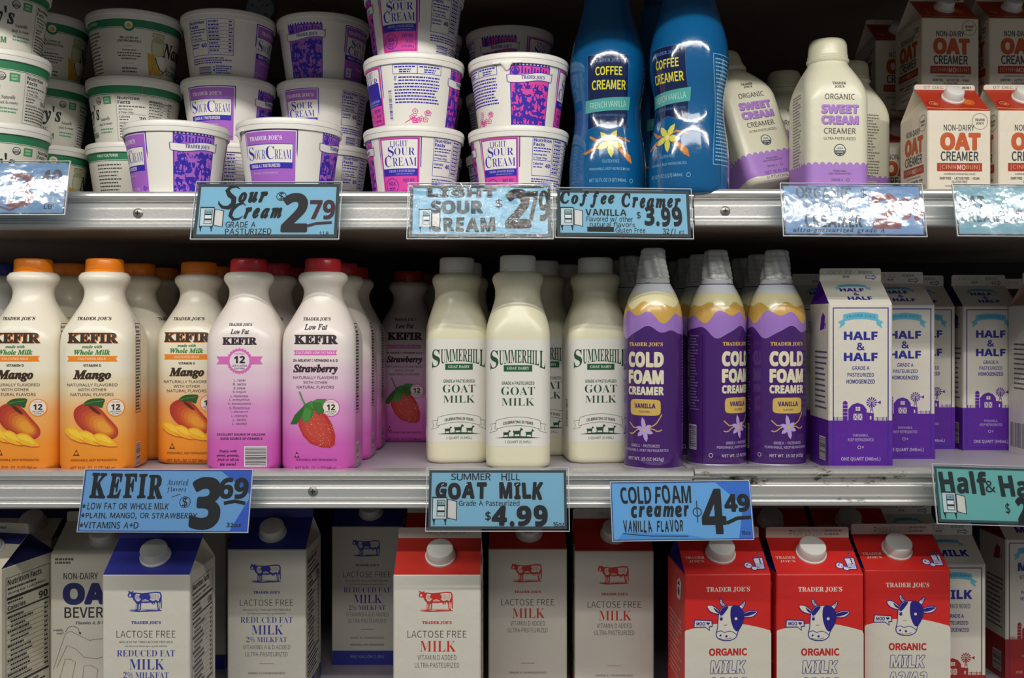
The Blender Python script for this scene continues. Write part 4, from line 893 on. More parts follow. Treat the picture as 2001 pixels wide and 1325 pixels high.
def arc_ribbon(a, u, v, w, h, col, txt, tcol):
    f = lambda x: v-h*.55*((x-u)/(w/2))**2
    xs = [u-w/2*.8+w*.8*i/12 for i in range(13)]
    a.poly([(x, f(x)+h/2) for x in xs]+[(x, f(x)-h/2) for x in xs[::-1]], col, 3)
    for q in (-1, 1): a.poly([(u+q*w*.36, f(u+w*.36)-h*.1), (u+q*w*.52, f(u+w*.36)-h*.7), (u+q*w*.46, f(u+w*.36)-h*.95), (u+q*w*.49, f(u+w*.36)-h*1.6), (u+q*w*.36, f(u+w*.36)-h*1.0)], col, 2)
    a.text(txt, u, v, w*.66, h*.48, tcol, 'bold', .02, 4, warp=lambda x, y: (x, y+f(x)-v))
QT = (70, 70, 181.7, 208, 222)
def quart(kind):
    hh = kind == 'h'; c = '#5a2596' if hh else '#9e2b2c'; B = '#2b2a8e'; P = '#d6d0c2'; K = '#2b3a6e' 
    f = Art(); f.rect(-34.9, .2, 34.9, 53.6, c, 1); f.frame(-30.6, 3.4, 30.6, 177.4, 1.1, '#3a2a92' if hh else '#34407a', 3); f.add(barn(c, P), 0, 53.4)
    arc_ribbon(f, 0, 168.5, 48, 7.4, '#5fb0c8', "TRADER JOE'S", '#3a86a8')
    lt = '#c7b4dc' if hh else '#d69a94'
    if hh:
        f.text('HALF', 0, 146.4, 37, 9.2, B, 'sansb', .05); f.text('&', 0, 134.6, 8.6, 8.4, B, 'sansb', .05); f.text('HALF', 0, 123.2, 37, 9.2, B, 'sansb', .05)
        f.text('GRADE A', 0, 111, 19, 4.4, B, 'cond', .012); f.text('PASTEURIZED', 0, 103.6, 29, 4.4, B, 'cond', .012); f.text('HOMOGENIZED', 0, 96.2, 31, 4.6, B, 'cond', .03)
    else:
        f.text('MILK', 0, 146.4, 38, 10.6, B, 'sansb', .05); f.text('VITAMIN D ADDED', 0, 133, 34, 5, K, 'cond', .0)
        f.text('GRADE A', 0, 121.6, 19, 4.4, B, 'cond', .02); f.text('PASTEURIZED', 0, 113.6, 29, 4.4, B, 'cond', .02); f.text('HOMOGENIZED', 0, 105.6, 31, 4.6, B, 'cond', .02)
    f.text('PERISHABLE,', 0, 37, 17, 3.2, lt, 'cond', .004, 4); f.text('KEEP REFRIGERATED', 0, 32.4, 28, 3.2, lt, 'cond', .004, 4); f.ringo(-1.6, 24.2, 1.9, .5, lt, 4, 12); f.text('D', 2.4, 24.2, 1.6, 2.2, lt, 'sansb', 0, 4)
    f.text('ONE QUART (946mL)', 0, 11.2, 43, 5, lt, 'cond', .016, 4)
    sd = Art(); sd.rect(-34.9, .2, 34.9, 53.6, c, 1); sd.para(-14, 128, 44, 11, 6.2, 2.0, '#4a3c7a' if hh else '#5a4a5a', ragged=.3)
    sd.poly([(4, 152), (20, 154), (22, 168), (14, 172), (8, 166)], c, 2); sd.line([(20, 158), (25, 160), (24, 154)], 1.4, c, 2); sd.bars(2, 8, 24, 34, '#2c2c2c', '#d8d4cc', 5, vertical=False)
    t = Art(); 
    arc_ribbon(t, -1, 33, 40, 4.6, '#6fb6cc', "TRADER JOE'S", '#3a86a8')
    if hh: t.text('HALF', -3, 24.6, 27, 6, B, 'sansb', .05); t.text('&', 0, 17, 6, 5.4, B, 'sansb', .05); t.text('HALF', 2, 9.4, 27, 6, B, 'sansb', .05)
    else: t.text('MILK', 2, 15, 36, 9.4, B, 'sansb', .05)
    def arrow(a, x, y): a.poly([(x, y-1.6), (x+8, y-1.6), (x+8, y-3.4), (x+12, y), (x+8, y+3.4), (x+8, y+1.6), (x, y+1.6)], B, 3); a.poly([(x+.7, y-.9), (x+8.6, y-.9), (x+8.6, y-1.8), (x+10.8, y), (x+8.6, y+1.8), (x+8.6, y+.9), (x+.7, y+.9)], P, 4)
    fa = Art(); fa.text('OCT 22', -12, 9.4, 26, 4, '#8b8880', 'sans', -.01); fa.para(9, 9.6, 16, 1, 3, 3, '#a5a29a'); fa.para(-9, 4.6, 8, 1, 3, 2.2, '#8b8880'); arrow(fa, 17, 4)
    me, (L, al, fn) = carton_mesh(*QT, P, P, P, c, f, sd, sd, t, fa)
    return [part('body', me)]
HHC, WMC = quart('h'), quart('w')
PT = (70, 70, 94.6, 124.6, 130.4)
def oat_creamer():
    P, R, O, K = '#dcd1bd', '#a8321e', '#bd5220', '#2f3a3c'
    f = Art()
    f.ringo(22.6, 83, 9, .5, '#6c665c', 2, 28); f.text('TRADER', 22.6, 84.8, 11, 2.6, '#4c4a44', 'bold', .02); f.text("JOE'S", 22.6, 80.8, 8.6, 2.6, '#4c4a44', 'bold', .02)
    f.text('NON-DAIRY', -.6, 76, 34, 6.8, K, 'cond', .01); f.text('OAT', 1, 61, 45, 19.6, O, 'sansb', .09); f.text('CREAMER', 0, 45, 42, 10.6, K, 'cond', .02)
    f.rect(-25, 28.6, 25, 37.6, '#a33220', 2); f.text('[CINN', -13, 33, 18, 5.6, '#d9a07a', 'cond', .0, 3); f.text('MO', 2, 33, 9, 5.6, '#e6cdb4', 'cond', .02, 3); f.text('BUN]', 14.6, 33, 15, 5.6, '#d9a07a', 'cond', .0, 3)
    f.text('FLAVORED WITH OTHER NATURAL FLAVORS', 0, 25.6, 35, 2, K, 'cond', 0); f.text('DAIRY FREE • LACTOSE FREE • VEGAN', 0, 21, 44, 2.8, K, 'cond', .02); f.text('GLUTEN FREE', 0, 17.2, 17, 2.6, K, 'cond', .01)
    f.text('PERISHABLE, KEEP REFRIGERATED', -2, 12.4, 28, 1.9, K, 'cond', 0); f.ringo(26, 13, 1.9, .4, K, 3, 12); f.text('ONE PINT (473mL)', 0, 5, 32, 3.6, K, 'cond', .01)
    sd = f.shift(0)
    t = Art(); r = random.Random(9)
    for k in range(9):
        x, y, q = r.uniform(-31, 31), r.uniform(4, 40), r.uniform(4, 8)
        t.circ(x, y, q, ('#b8451f', '#c4551f', '#98281c')[k % 3], 2, 16) if abs(x)+q < 34 and 1 < y-q and y+q < 44 else None
        if abs(x)+q < 34 and 1 < y-q and y+q < 44: t.line([(x+q*.75*(1-i/14)*math.cos(i*.9), y+q*.75*(1-i/14)*math.sin(i*.9)) for i in range(13)], .7, '#d98a5a', 3)
    t.line([(-34, 6), (-12, 3), (12, 5), (34, 2.4)], 1.4, '#d98a5a', 2)
    fa = Art(); fa.text('07 DEC 2025', -4, 2.8, 40, 2.8, '#6b655e', 'sans', -.01); fa.para(20, 2.8, 10, 1, 2, 2.4, '#6b655e')
    me, (L, al, fn) = carton_mesh(*PT, P, R, '#cfc2b2', P, f, sd, sd, t, fa)
    return [part('body', me), part('cap', RCAP_S, fn(2, L*.58), (al, 0, 0), 'white plastic cap')]
OATC = oat_creamer()
def oat_beverage():
    P, B, K = '#d2ccbc', '#2e3068', '#34363a'
    f = Art(); f.para(-42, 180, 22, 2, 4, 2.4, '#5c5a54', ragged=.2)
    f.text('NON-DAIRY', -12, 160, 40, 8, K, 'cond', .01); f.text('OAT', 2, 139, 70, 26, B, 'sansb', .09); f.text('BEVERAGE', 6, 117, 74, 13, K, 'cond', .016); f.text('Vitamins A, D & B12', 4, 104.6, 44, 4.4, B, 'ital', .01)
    f.text('wildly', -38, 96, 12, 3.4, K, 'ital', 0); f.text('oaty!', -36, 92.4, 8, 3.4, K, 'ital', 0); f.line([(-30, 94), (-26, 100), (-20, 101), (-15, 98), (-13, 92)], .6, K); f.poly([(-14.6, 93.4), (-11.2, 93.4), (-12.6, 90.4)], K, 2)
    for p in ([(-44, 50), (-30, 92), (-24, 95), (-2, 84), (30, 88), (40, 84)], [(-40, 52), (-28, 78), (-18, 74), (-8, 64), (6, 62), (20, 66)], [(-42, 20), (-30, 62), (-24, 62), (-18, 58), (-26, 20)], [(-12, 20), (-8, 54), (0, 54), (8, 50), (4, 20)]): f.line(p, .7, '#8f8674')
    me, (L, al, fn) = carton_mesh(*HG, P, P, P, '#3a3a42', f, side_facts(None, '90'), side_facts(None, '90'))
    return [part('body', me), part('cap', RCAP, fn(6, L*.5), (al, 0, 0), 'white plastic cap')]
OATB = oat_beverage()
def plain_half_gallon():
    P, B = '#cfc8b4', '#2b2f78'
    t = Art(); t.rect(-46.5, 38, 46.5, 55, B, 1)
    f = Art(); f.text('MILK', 0, 90, 50, 14, B, 'bold', 0); f.rect(-47, .2, 47, 20, B, 1)
    fa = Art(); fa.para(-20, 6, 40, 1, 3, 2.4, '#6c6a64')
    me, (L, al, fn) = carton_mesh(*HG, P, P, P, '#2a2c58', f, side_facts(None, '90'), side_facts(None, '90'), t, fa)
    return [part('body', me), part('cap', RCAP, fn(14, L*.5), (al, 0, 0), 'white plastic cap')]
PLAIN = plain_half_gallon()
def white_quart():
    P = '#d8d3c8'; K = '#3a3634'
    sd = Art(); sd.para(-20, 134, 44, 10, 6, 2, K, center=False, ragged=.3); sd.line([(6, 160), (6, 176), (14, 176), (14, 160), (6, 160)], .7, K); sd.para(7.4, 172, 6, 4, 3.4, 1, K); sd.bars(-30, 6, 8, 38, '#2a2a2a', '#dedad2', 12)
    me, _ = carton_mesh(*QT, P, '#8a6a52', '#d0cac0', '#b89a86', sd.shift(0), sd, sd)
    return [part('body', me)]
WHQ = white_quart()
def brown_roof_quart():
    f = Art(); f.rect(-34.9, .2, 34.9, 16, '#23252c', 1); f.rect(-34.9, 16, 34.9, 52, '#2f6a3a', 1); f.text('MILK', 0, 120, 40, 12, '#5a3a26', 'bold', 0)
    t = Art(); t.text('CREAM', 0, 20, 40, 7, '#c9bfb0', 'bold', 0)
    fa = Art(); fa.text('OCT 14', -10, 8.4, 26, 3.4, '#8b8880', 'sans', -.01)
    me, _ = carton_mesh(*QT, '#d0cabc', '#4f3322', '#cfc8bc', '#4f3322', f, f.shift(0), f.shift(0), t, fa)
    return [part('body', me)]
BRQ = brown_roof_quart()

# ================================================================== price signs
KPX = 1.043/F_PX*1000
TILT = math.radians(17.5)
FILM = film_mat('clear_sleeve', .05, .06, 16); FILM_G = film_mat('rippled_sleeve', .16, .06, 24, 1.85); FILM_C = film_mat('crumpled_sleeve', .6, .06, 45, 1.42)
BK = '#15171c'
def fridge(a, u, v, s, paper='#c9d6d8', ink='#1d2a30'):
    def R(x0, y0, x1, y1, c, l): a.rect(u+x0*s, v+y0*s, u+x1*s, v+y1*s, c, l)
    R(-9, -8, 4, 11, ink, 3); R(-8.4, -7.4, 3.4, 10.4, paper, 4); R(-5, -5.6, 2.4, 9, ink, 5)
    for k, c in enumerate(('#9fc0c6', '#dfe4e2', '#dfe4e2')): R(-4.4, 4.8-k*5-(0), 1.8, 8.4-k*5, c, 6)
    for k in range(4): R(-4+k*1.4, 5.4, -3.2+k*1.4, 7.4, '#3f6a70', 7); R(-4.2, -.4-k*1.5, 1.6, -.1-k*1.5, ink, 7)
    a.poly([(u+4*s, v+10*s), (u+13*s, v+8*s), (u+13*s, v-9*s), (u+4*s, v-7*s)], ink, 3); a.poly([(u+4.8*s, v+9.2*s), (u+12.2*s, v+7.4*s), (u+12.2*s, v-8.2*s), (u+4.8*s, v-6.4*s)], '#d6d2cc', 4)
    for q in (-7.4, 2.6): a.poly([(u+(q-1.4)*s, v-8*s), (u+(q+1.4)*s, v-8*s), (u+(q+.6)*s, v-11*s), (u+(q+.9)*s, v-13*s), (u+(q-.3)*s, v-13*s), (u+(q-.4)*s, v-11*s)], ink, 3)
    a.line([(u-9.6*s, v+11.4*s), (u+4*s, v+11.4*s)], .8*s, ink, 4)
class Hand(Art):
    """marker lettering: every letter set on its own with a little wobble"""
    def text(s, t, u, v, w, h, col, font='sans', off=0, lay=3, rot=0, shear=0, warp=None, ol=None):
        if ol or len(t) < 3 or font == 'script': return Art.text(s, t, u, v, w, h, col, font, off, lay, rot, shear, warp, ol)
        r = random.Random(t); off = off+.012; G = [None if c == ' ' else glyphs(c, font, off) for c in t]; gap = .07; x = 0; pos = []
        for g in G:
            if g is None: pos.append(x); x += .26; continue
            pos.append(x); x += g[3]-g[2]+gap
        x -= gap; y0 = min(g[4] for g in G if g); y1 = max(g[5] for g in G if g); kx, ky = w/x, h/(y1-y0)
        for c, g, p in zip(t, G, pos):
            if g is None: continue
            gw, gh = (g[3]-g[2])*kx, (g[5]-g[4])*ky; q = r.uniform(.94, 1.07)
            Art.text(s, c, u-w/2+p*kx+gw/2, v-h/2+((g[4]+g[5])/2-y0)*ky+r.uniform(-.03, .03)*h, gw*r.uniform(.95, 1.08), gh*q, col, font, off, lay, rot+r.uniform(-.06, .06), shear+r.uniform(-.05, .05))
def price_sign(label, box, card, film, draw, roll=0, border=None, group='handwritten price signs', inset=4, bcol='#3a4446', D=1.043, tilt=17.5):
    TILT = math.radians(tilt)
    x0, y0, x1, y1 = box; cx, cy = (x0+x1)/2, (y0+y1)/2; kx, ky = KPX*D/1.043, KPX*D/1.043/math.cos(TILT)
    w, h = (x1-x0)*kx, (y1-y0)*ky
    a = Art()
    def U(px): return (px-cx)*kx
    def V(py): return (cy-py)*ky
    i = inset
    if bcol: a.rect(-w/2+i*.5, -h/2+i*.5, w/2-i*.5, h/2-i*.5, bcol, 1)
    b = border if border is not None else 3.2
    a.rect(-w/2+i*.5+b, -h/2+i*.5+b, w/2-i*.5-b, h/2-i*.5-b, card, 2)
    T = Hand(); draw(T, U, V, kx, ky)
    a.items += [(vs, fs, c, l+2) for vs, fs, c, l in T.items]
    mb = MB(); mb.box(-w/2+i*.5, -.25, -h/2+i*.5, w/2-i*.5, .25, h/2-i*.5, mat(card, 'paper'))
    mb.print(a, lambda u, v, l: (u, -.25-l*.6, v), 'paper', smooth=False)
    sl = MB(); sl.add([(-w/2, -1.2, -h/2), (w/2, -1.2, -h/2), (w/2, -1.2, h/2), (-w/2, -1.2, h/2)], [(0, 1, 2, 3)], film, False)
    e = 1.6
    rim = mat('#b9c0c4', 'plastic')
    for q in ((-w/2-.6, -h/2-.6, w/2+.6, -h/2), (-w/2-.6, h/2, w/2+.6, h/2+.6), (-w/2-.6, -h/2, -w/2, h/2), (w/2, -h/2, w/2+.6, h/2)): sl.box(q[0], -1.5, q[1], q[2], .8, q[3], rim)
    e = link('price_sign', None, None, at(cx, D, CAM_Z-(cy-HY)*D/F_PX), (-TILT, roll, 0)); e['label'] = label; e['category'] = 'price sign'; e['group'] = group
    link('card', mb.build('card'), e); s = link('plastic_sleeve', sl.build('plastic_sleeve'), e); s['label'] = 'clear plastic sleeve'
    hb = MB(); hh = h/2; back = (1.074-D)*1000/math.cos(TILT)
    hb.box(-w*.3, .9, hh-22, w*.3, 2.2, hh-1, mat('#aeb4b8', 'plastic')); hb.box(-w*.28, 2.2, hh-13, w*.28, max(6, back), hh-9, mat('#aeb4b8', 'plastic'))
    link('holder_clip', hb.build('holder_clip'), e)
    return e
# ================================================================== the case: shelves, rails, walls
random.seed(3)
RAILX = X(1361, 1.06)
RAIL = [(-20, 4), (-28, 4), (-34, 3.8), (-37.6, 2.8), (-39.6, .8), (-40, -1.6), (-39.2, -3.8), (-37, -5.2), (-33, -5.8), (-31.6, -7), (-31.4, -13), (-35.6, -14.4), (-36, -15.4), (-36, -24.6), (-37.4, -25.4), (-37.6, -27.2), (-36.2, -28), (-36.2, -29.6), (-38.6, -30.4), (-39, -31.2), (-39, -34.6), (-38, -36), (-20, -36)]
def rail_mesh(x0, x1, m):
    mb = MB(); n = len(RAIL)
    vs = [(x0*1000, y, z) for y, z in RAIL]+[(x1*1000, y, z) for y, z in RAIL]
    mb.add(vs, [tuple(range(n))[::-1], tuple(range(n, 2*n))]+[(i, (i+1) % n, (i+1) % n+n, i+n) for i in range(n)], m)
    return mb.build('front_rail', angle=16)
def screw_mesh():
    mb = MB(); mb2 = mat('#8d8a84', 'metal')
    prof = [(0, 5.4), (1.2, 5.2), (2.2, 3.8), (2.5, 1)]
    lathe(mb, prof, mb2, 20); mb.box(-2.6, -.5, 2.3, 2.6, .5, 2.75, mat('#2a2826', 'matte')); mb.box(-.5, -2.6, 2.3, .5, 2.6, 2.75, mat('#2a2826', 'matte'))
    return mb.build('screw')
SCREW = screw_mesh()
ALU = mat('#d6d5d1', 'metal'); ALU_D = grime_mat('stained_aluminium', '#d0cec8', '#43361f', .43, 'metal')
DECK = grime_mat('worn_white_enamel', '#b3adb6', '#6e6670', .30, 'shelf')
UNDER = mat('#857668', 'matte')
def shelf(label, x0, x1, z, rail, screws=(), depth=.64, front=0.0, lift=0.0, thick=20):
    e = link('refrigerated_shelf', None, None, (0, front+.012, z)); e['label'] = label; e['category'] = 'shelf'; e['group'] = 'shelves of the dairy case'
    mb = MB(); mb.box(x0*1000, -20, -1.2, x1*1000, depth*1000-12, 0, DECK); mb.box(x0*1000+2, -19, -thick, x1*1000-2, depth*1000-12, -1.3, UNDER)
    link('deck', mb.build('deck'), e); o = link('front_rail', rail_mesh(x0, x1, rail), e, (0, 0, lift))
    for px, pz in screws: link('screw', SCREW, o, (X(px, 1.066), -.0355, pz), (PI/2, 0, 0))
    return e
shelf('upper dairy shelf, left length, aluminium rail behind the sour cream signs', -1.2, RAILX-.0006, TOPZ, ALU, [(263, -.0195)], thick=35.5)
shelf('upper dairy shelf, right length, aluminium rail below the oat creamer cartons', RAILX+.0006, 1.2, TOPZ, ALU, lift=.0028, thick=33, screws=[(1421, -.0200)])
shelf('middle dairy shelf, left length, aluminium rail below kefir and goat milk', -1.2, RAILX-.0006, MIDZ, ALU, [(608, -.0185)])
shelf('middle dairy shelf, right length, brown-stained rail below the half and half', RAILX+.0006, 1.2, MIDZ, ALU_D, lift=.0026)
shelf('lowest dairy shelf, white deck under the half-gallon milk cartons', -1.2, 1.2, BOTZ, ALU)
shelf('topmost shelf above the picture that shades the tubs', -1.2, 1.2, TOPZ+.305, ALU, front=-.185, depth=.825)  # out of view; overhang drawn forward to deepen the shade on the tubs

mb = MB(); mb.box(-1.24, .64, 0, 1.24, .68, 2.3, mat('#34333a', 'matte')); struct('wall_back', mb)
mb = MB(); mb.box(-1.24, -.04, 0, -1.2, .64, 2.3, mat('#2c2c30', 'matte')); struct('wall_left_blocker', mb)  # unseen side wall, added so ambient light cannot leak into the case
mb = MB(); mb.box(1.2, -.04, 0, 1.24, .64, 2.3, mat('#2c2c30', 'matte')); struct('wall_right_blocker', mb)  # added on the right too, out of view, to keep the inside dark
mb = MB(); mb.box(-1.6, -3.2, -.05, 1.6, .68, 0, mat('#7d7a74', 'matte')); struct('floor', mb)
mb = MB(); mb.box(-1.2, -.03, 0, 1.2, .64, BOTZ-.037, mat('#4a4a4c', 'matte')); struct('trim_1', mb)

# ================================================================== upper shelf: tubs
GN, GS, GL = 'green-banded sour cream tubs', 'purple sour cream tubs', 'pink and blue light sour cream tubs'
A_B, A_N, A_F, A_S = 0.0, 72/50, 140/50, -53/50
tub_stack('sour_cream_tub', NAN, -8, 1.135, [0, 1, 2], [(2.84, 75), (2.84, 61), (2.22, 38)], ['green-banded tub at the left edge, lowest, partly behind the glaring sign', 'green-banded tub at the left edge, middle of its stack, nutrition panel at right', 'green-banded tub at the top left corner, cut by the frame'], GN)
tub_stack('sour_cream_tub', NAN, 81, 1.268, [0, 1, 2], [(.68, 146), (2.08, 118), (0, 99)], ['green-banded tub picturing a jar just above the glaring left sign, second stack bottom', 'green-banded tub in the middle of the second stack, script name at its left', 'green-banded tub on top of the second stack, jar and chip at right'], GN)
tub_stack('sour_cream_tub', NAN, 264, 1.262, [0, 1, 2], [(-1.06, 216), (2.84, 252), (0, 253)], ['green-banded tub peeping out left of the front purple tub, words in the band', 'green-banded tub with the big nutrition panel, middle of the third stack', 'green-banded tub on top of the third stack, jar with white dip pictured'], GN)
W_, P_, T_, N_ = PURP
tub_stack('sour_cream_tub', PUR, 447, 1.262, [0, 1, 2], [(N_, 440), (W_, 412), (N_, 412)], ['purple-labelled tub mostly hidden behind the two front purple tubs, left stack bottom', 'purple-labelled tub with the wide label above the leftmost front purple tub', 'purple-labelled tub showing its blue nutrition table, top of the left purple stack'], GS, (None, None, None))
tub_stack('sour_cream_tub', PUR, 632, 1.275, [0, 1, 2], [(N_, 700), (T_, 589), (P_, 596)], ['purple-labelled tub behind the sour cream sign, bottom of the right purple stack', 'purple-labelled tub in the middle of the right purple stack, label then nutrition panel', 'purple-labelled tub showing the purple picture block, top of the right purple stack'], GS)
tub_stack('sour_cream_tub', PUR, 346, 1.13, [0], [(P_, 378)], ['front purple sour cream tub at left with torn tab and picture block, alone in front'], GS, (.05,))
tub_stack('sour_cream_tub', PUR, 566, 1.118, [0], [(W_, 527)], ['front purple sour cream tub at right with torn tab, above the sour cream sign'], GS, (-.22,))
P_, L1, N_, L2, G_ = LGTP
tub_stack('sour_cream_tub', LGT, 809, 1.16, [0, 1, 2], [(L1, 781), (G_, 815), (L1, 778)], ['light sour cream tub at the bottom of the left pink stack, torn tab', 'light sour cream tub mid left pink stack, blue paragraph and pink flower drawing', 'light sour cream tub in the left pink stack, topmost, cut by the frame'], GL, (-.1, None, None))
tub_stack('sour_cream_tub', LGT, 1013, 1.16, [0, 1], [(L1, 975), (P_, 1036)], ['light sour cream tub in the right pink stack, bottom one beside the blue bottle', 'light sour cream tub in the right pink stack, upper one with the pink picture block'], GL, (None, -.05))
tub_stack('sour_cream_tub', LGT, 818, 1.335, [0, 1, 2], [(P_, 818), (P_, 790), (N_, 818)], ['light sour cream tub deep behind the left pink stack, lowest', 'light sour cream tub deep behind the left pink stack, middle', 'light sour cream tub deep behind the left pink stack, highest'], GL)
tub_stack('sour_cream_tub', LGT, 996, 1.33, [0, 1, 2], [(P_, 975), (P_, 975), (P_, 975)], ['light sour cream tub in shadow behind the right pink stack, lowest', 'light sour cream tub in shadow behind the right pink stack, middle', 'light sour cream tub in shadow behind the right pink stack, dark one showing above it'], GL)
# round dial thermometer hanging from the shelf above, in the shadow between two tubs
e = link('dial_thermometer', None, None, at(508, 1.285, TOPZ+.285-.0225)); e['label'] = 'round dial thermometer in the dark above the purple tubs'; e['category'] = 'thermometer'
mb = MB(); lathe(mb, [(-8, 19), (-7, 20), (0, 20), (.8, 19.4), (.8, 18.2), (0, 17.6), (0, .3)], mat('#3a3c40', 'plastic'), 56); mb.box(-3, 18, -6, 3, 22.6, -3, mat('#3a3c40', 'plastic'))
link('case', mb.build('case'), e, (0, 0, 0), (PI/2, 0, 0))
mb = MB(); lathe(mb, [(0, 17.4), (.4, 17.2), (.4, .2)], mat('#6f7478', 'paper'), 48); da = Art()
for k in range(21):
    t = PI*1.25-k*PI*1.5/20; da.line([(13.6*math.cos(t), 13.6*math.sin(t)), (16*math.cos(t), 16*math.sin(t))], .5 if k % 5 else .9, '#1c1e20', 2)
    if k % 5 == 0: da.text(str(k*5-20), 10.6*math.cos(t), 10.6*math.sin(t), 4, 3, '#1c1e20', 'sansb', 0, 2)
mb.print(da, lambda u, v, l: (u, v, .4+l), 'paper', smooth=False); link('dial', mb.build('dial'), e, (0, -.0004, 0), (PI/2, 0, 0))
mb = MB(); mb.box(-.5, -3, 1.0, .5, 12, 1.3, mat('#a5302a', 'paper')); link('needle', mb.build('needle'), e, (0, -.0002, 0), (PI/2, .7, 0))
# ------------------------------------------------------------------ upper shelf: bottles and oat cartons
GC = 'blue coffee creamer bottles'
place('creamer_bottle', 'blue coffee creamer bottle beside the light sour cream tubs, whole front label showing', 'bottle', creamer(), at(1187, 1.15, TOPZ), -.08, GC)
place('creamer_bottle', 'blue coffee creamer bottle turned left, beside the tilted cream bottle', 'bottle', creamer(), at(1346, 1.108, TOPZ), -.80, GC)
place('creamer_bottle', 'blue coffee creamer bottle in the dark gap behind the two front blue ones', 'bottle', creamer(), at(1292, 1.255, TOPZ), .1, GC)
GW = 'sweet cream creamer bottles'
place('sweet_cream_bottle', 'upright cream and lilac creamer bottle standing in front, above the glaring organic sign', 'bottle', sweet(), at(1617, 1.125, TOPZ), .07, GW)
place('sweet_cream_bottle', 'cream and lilac creamer bottle behind the right shoulder of the upright front one', 'bottle', sweet(), at(1662, 1.222, TOPZ), -1.25, GW)
place('sweet_cream_bottle', 'cream and lilac creamer bottle between the tilted one and the upright front one', 'bottle', sweet(), at(1532, 1.268, TOPZ), .05, GW)
place('sweet_cream_bottle', 'cream creamer bottle farthest back, only its cap showing above the tilted one', 'bottle', sweet(), at(1496, 1.335, TOPZ), .0, GW)
tl = Matrix.Rotation(math.radians(-14.5), 4, 'Y') @ Matrix.Rotation(math.radians(-13), 4, 'X') @ Matrix.Rotation(.28, 4, 'Z')
place('sweet_cream_bottle', 'tilted cream and lilac creamer bottle leaning on the blue bottle, barcode at its left', 'bottle', sweet(), (X(1495, 1.182), .080, TOPZ+.0165), 0, GW, tilt=tl.to_euler())
GO = 'orange and white oat creamer cartons'
for px, D, rt, lv, lab in ((1845, 1.135, .05, 0, 'oat creamer carton in the front row, whole face showing, right of the cream bottles'), (1981, 1.135, .03, 0, 'oat creamer carton with red roof in the front row, cut by the right edge'),
                           (1836, 1.245, .02, 0, 'oat creamer carton behind the front row, its side just showing at the left'), (1964, 1.245, .02, 0, 'oat creamer carton behind the front row near the right edge'), (1742, 1.330, .0, 0, 'oat creamer carton at the back in the dark, lower one'),
                           (1829, 1.235, .08, 1, 'oat creamer carton in the upper row, stacked above the front one beside the cream bottle'), (1960, 1.235, .04, 1, 'oat creamer carton in the upper row, stacked by the right edge'), (1742, 1.330, .04, 1, 'oat creamer carton at the back in the dark, upper one with dim red roof')):
    place('oat_creamer_carton', lab, 'carton', OATC, at(px, D, TOPZ+.1305*lv), rt, GO)

# ================================================================== middle shelf
GK = 'kefir bottles'
for f, px, D, rt, lab in (
    ('m', 66, 1.128, -.03, 'mango kefir bottle at the left edge of the middle shelf, cut by the frame'), ('m', 205, 1.126, .06, 'mango kefir bottle with orange cap, second from left in the front row'),
    ('p', -4, 1.216, 0, 'kefir bottle with a blue cap peeping out at the far left edge'), ('m', 136, 1.214, 0, 'mango kefir bottle between and behind the two front mango bottles'),
    ('m', 270, 1.216, 1.60, 'mango kefir bottle turned sideways behind the second front mango bottle'), ('m', 318, 1.312, .1, 'mango kefir bottle third deep, only neck and shoulder showing left of the recessed mango bottle'),
    ('m', 389, 1.185, -.04, 'recessed mango kefir bottle with fruit picture, tucked behind the pink bottle at its right'), ('m', 424, 1.280, 0, 'mango kefir bottle whose orange cap shows left of the first red cap'),
    ('s', 487, 1.128, PI, 'pink strawberry kefir bottle turned to its back label with a barcode'), ('s', 632, 1.126, -.03, 'strawberry kefir bottle with the strawberry picture in the front row'),
    ('s', 535, 1.214, .1, 'strawberry kefir bottle behind the back-label bottle, second in that line'), ('s', 566, 1.302, .1, 'strawberry kefir bottle third in line behind the back-label bottle'),
    ('s', 666, 1.214, .0, 'strawberry kefir bottle second in line behind the front strawberry picture'), ('s', 689, 1.302, .0, 'strawberry kefir bottle third in line behind the front strawberry picture'),
    ('s', 684, 1.392, .0, 'strawberry kefir bottle last in line behind the front strawberry picture'), ('s', 799, 1.396, -.05, 'lone strawberry kefir bottle standing deep on the shelf left of the goat milk'),
    ('s', 828, 1.480, 0, 'strawberry kefir bottle at the very back, behind the lone deep one')):
    place('kefir_bottle', lab, 'bottle', kefir(f), at(px, D, MIDZ), rt, GK)
GG = 'goat milk bottles'
for px, D, rt, lab in ((893, 1.19, .12, 'goat milk bottle left of the front one, beside the deep strawberry kefir'), (1012, 1.150, .0, 'front goat milk bottle, tallest, above the goat milk sign'), (1060, 1.252, .1, 'goat milk bottle half hidden behind the front goat milk bottle'),
                       (1163, 1.19, .10, 'goat milk bottle right of the front one, beside the first purple can'), (910, 1.290, 0, 'goat milk bottle hidden behind the left goat milk bottle, cap edge showing'), (1107, 1.335, 0, 'goat milk bottle behind the right one, cap showing at its left')):
    place('goat_milk_bottle', lab, 'bottle', goat(), at(px, D, MIDZ), rt, GG)
GF = 'purple cold foam cans'
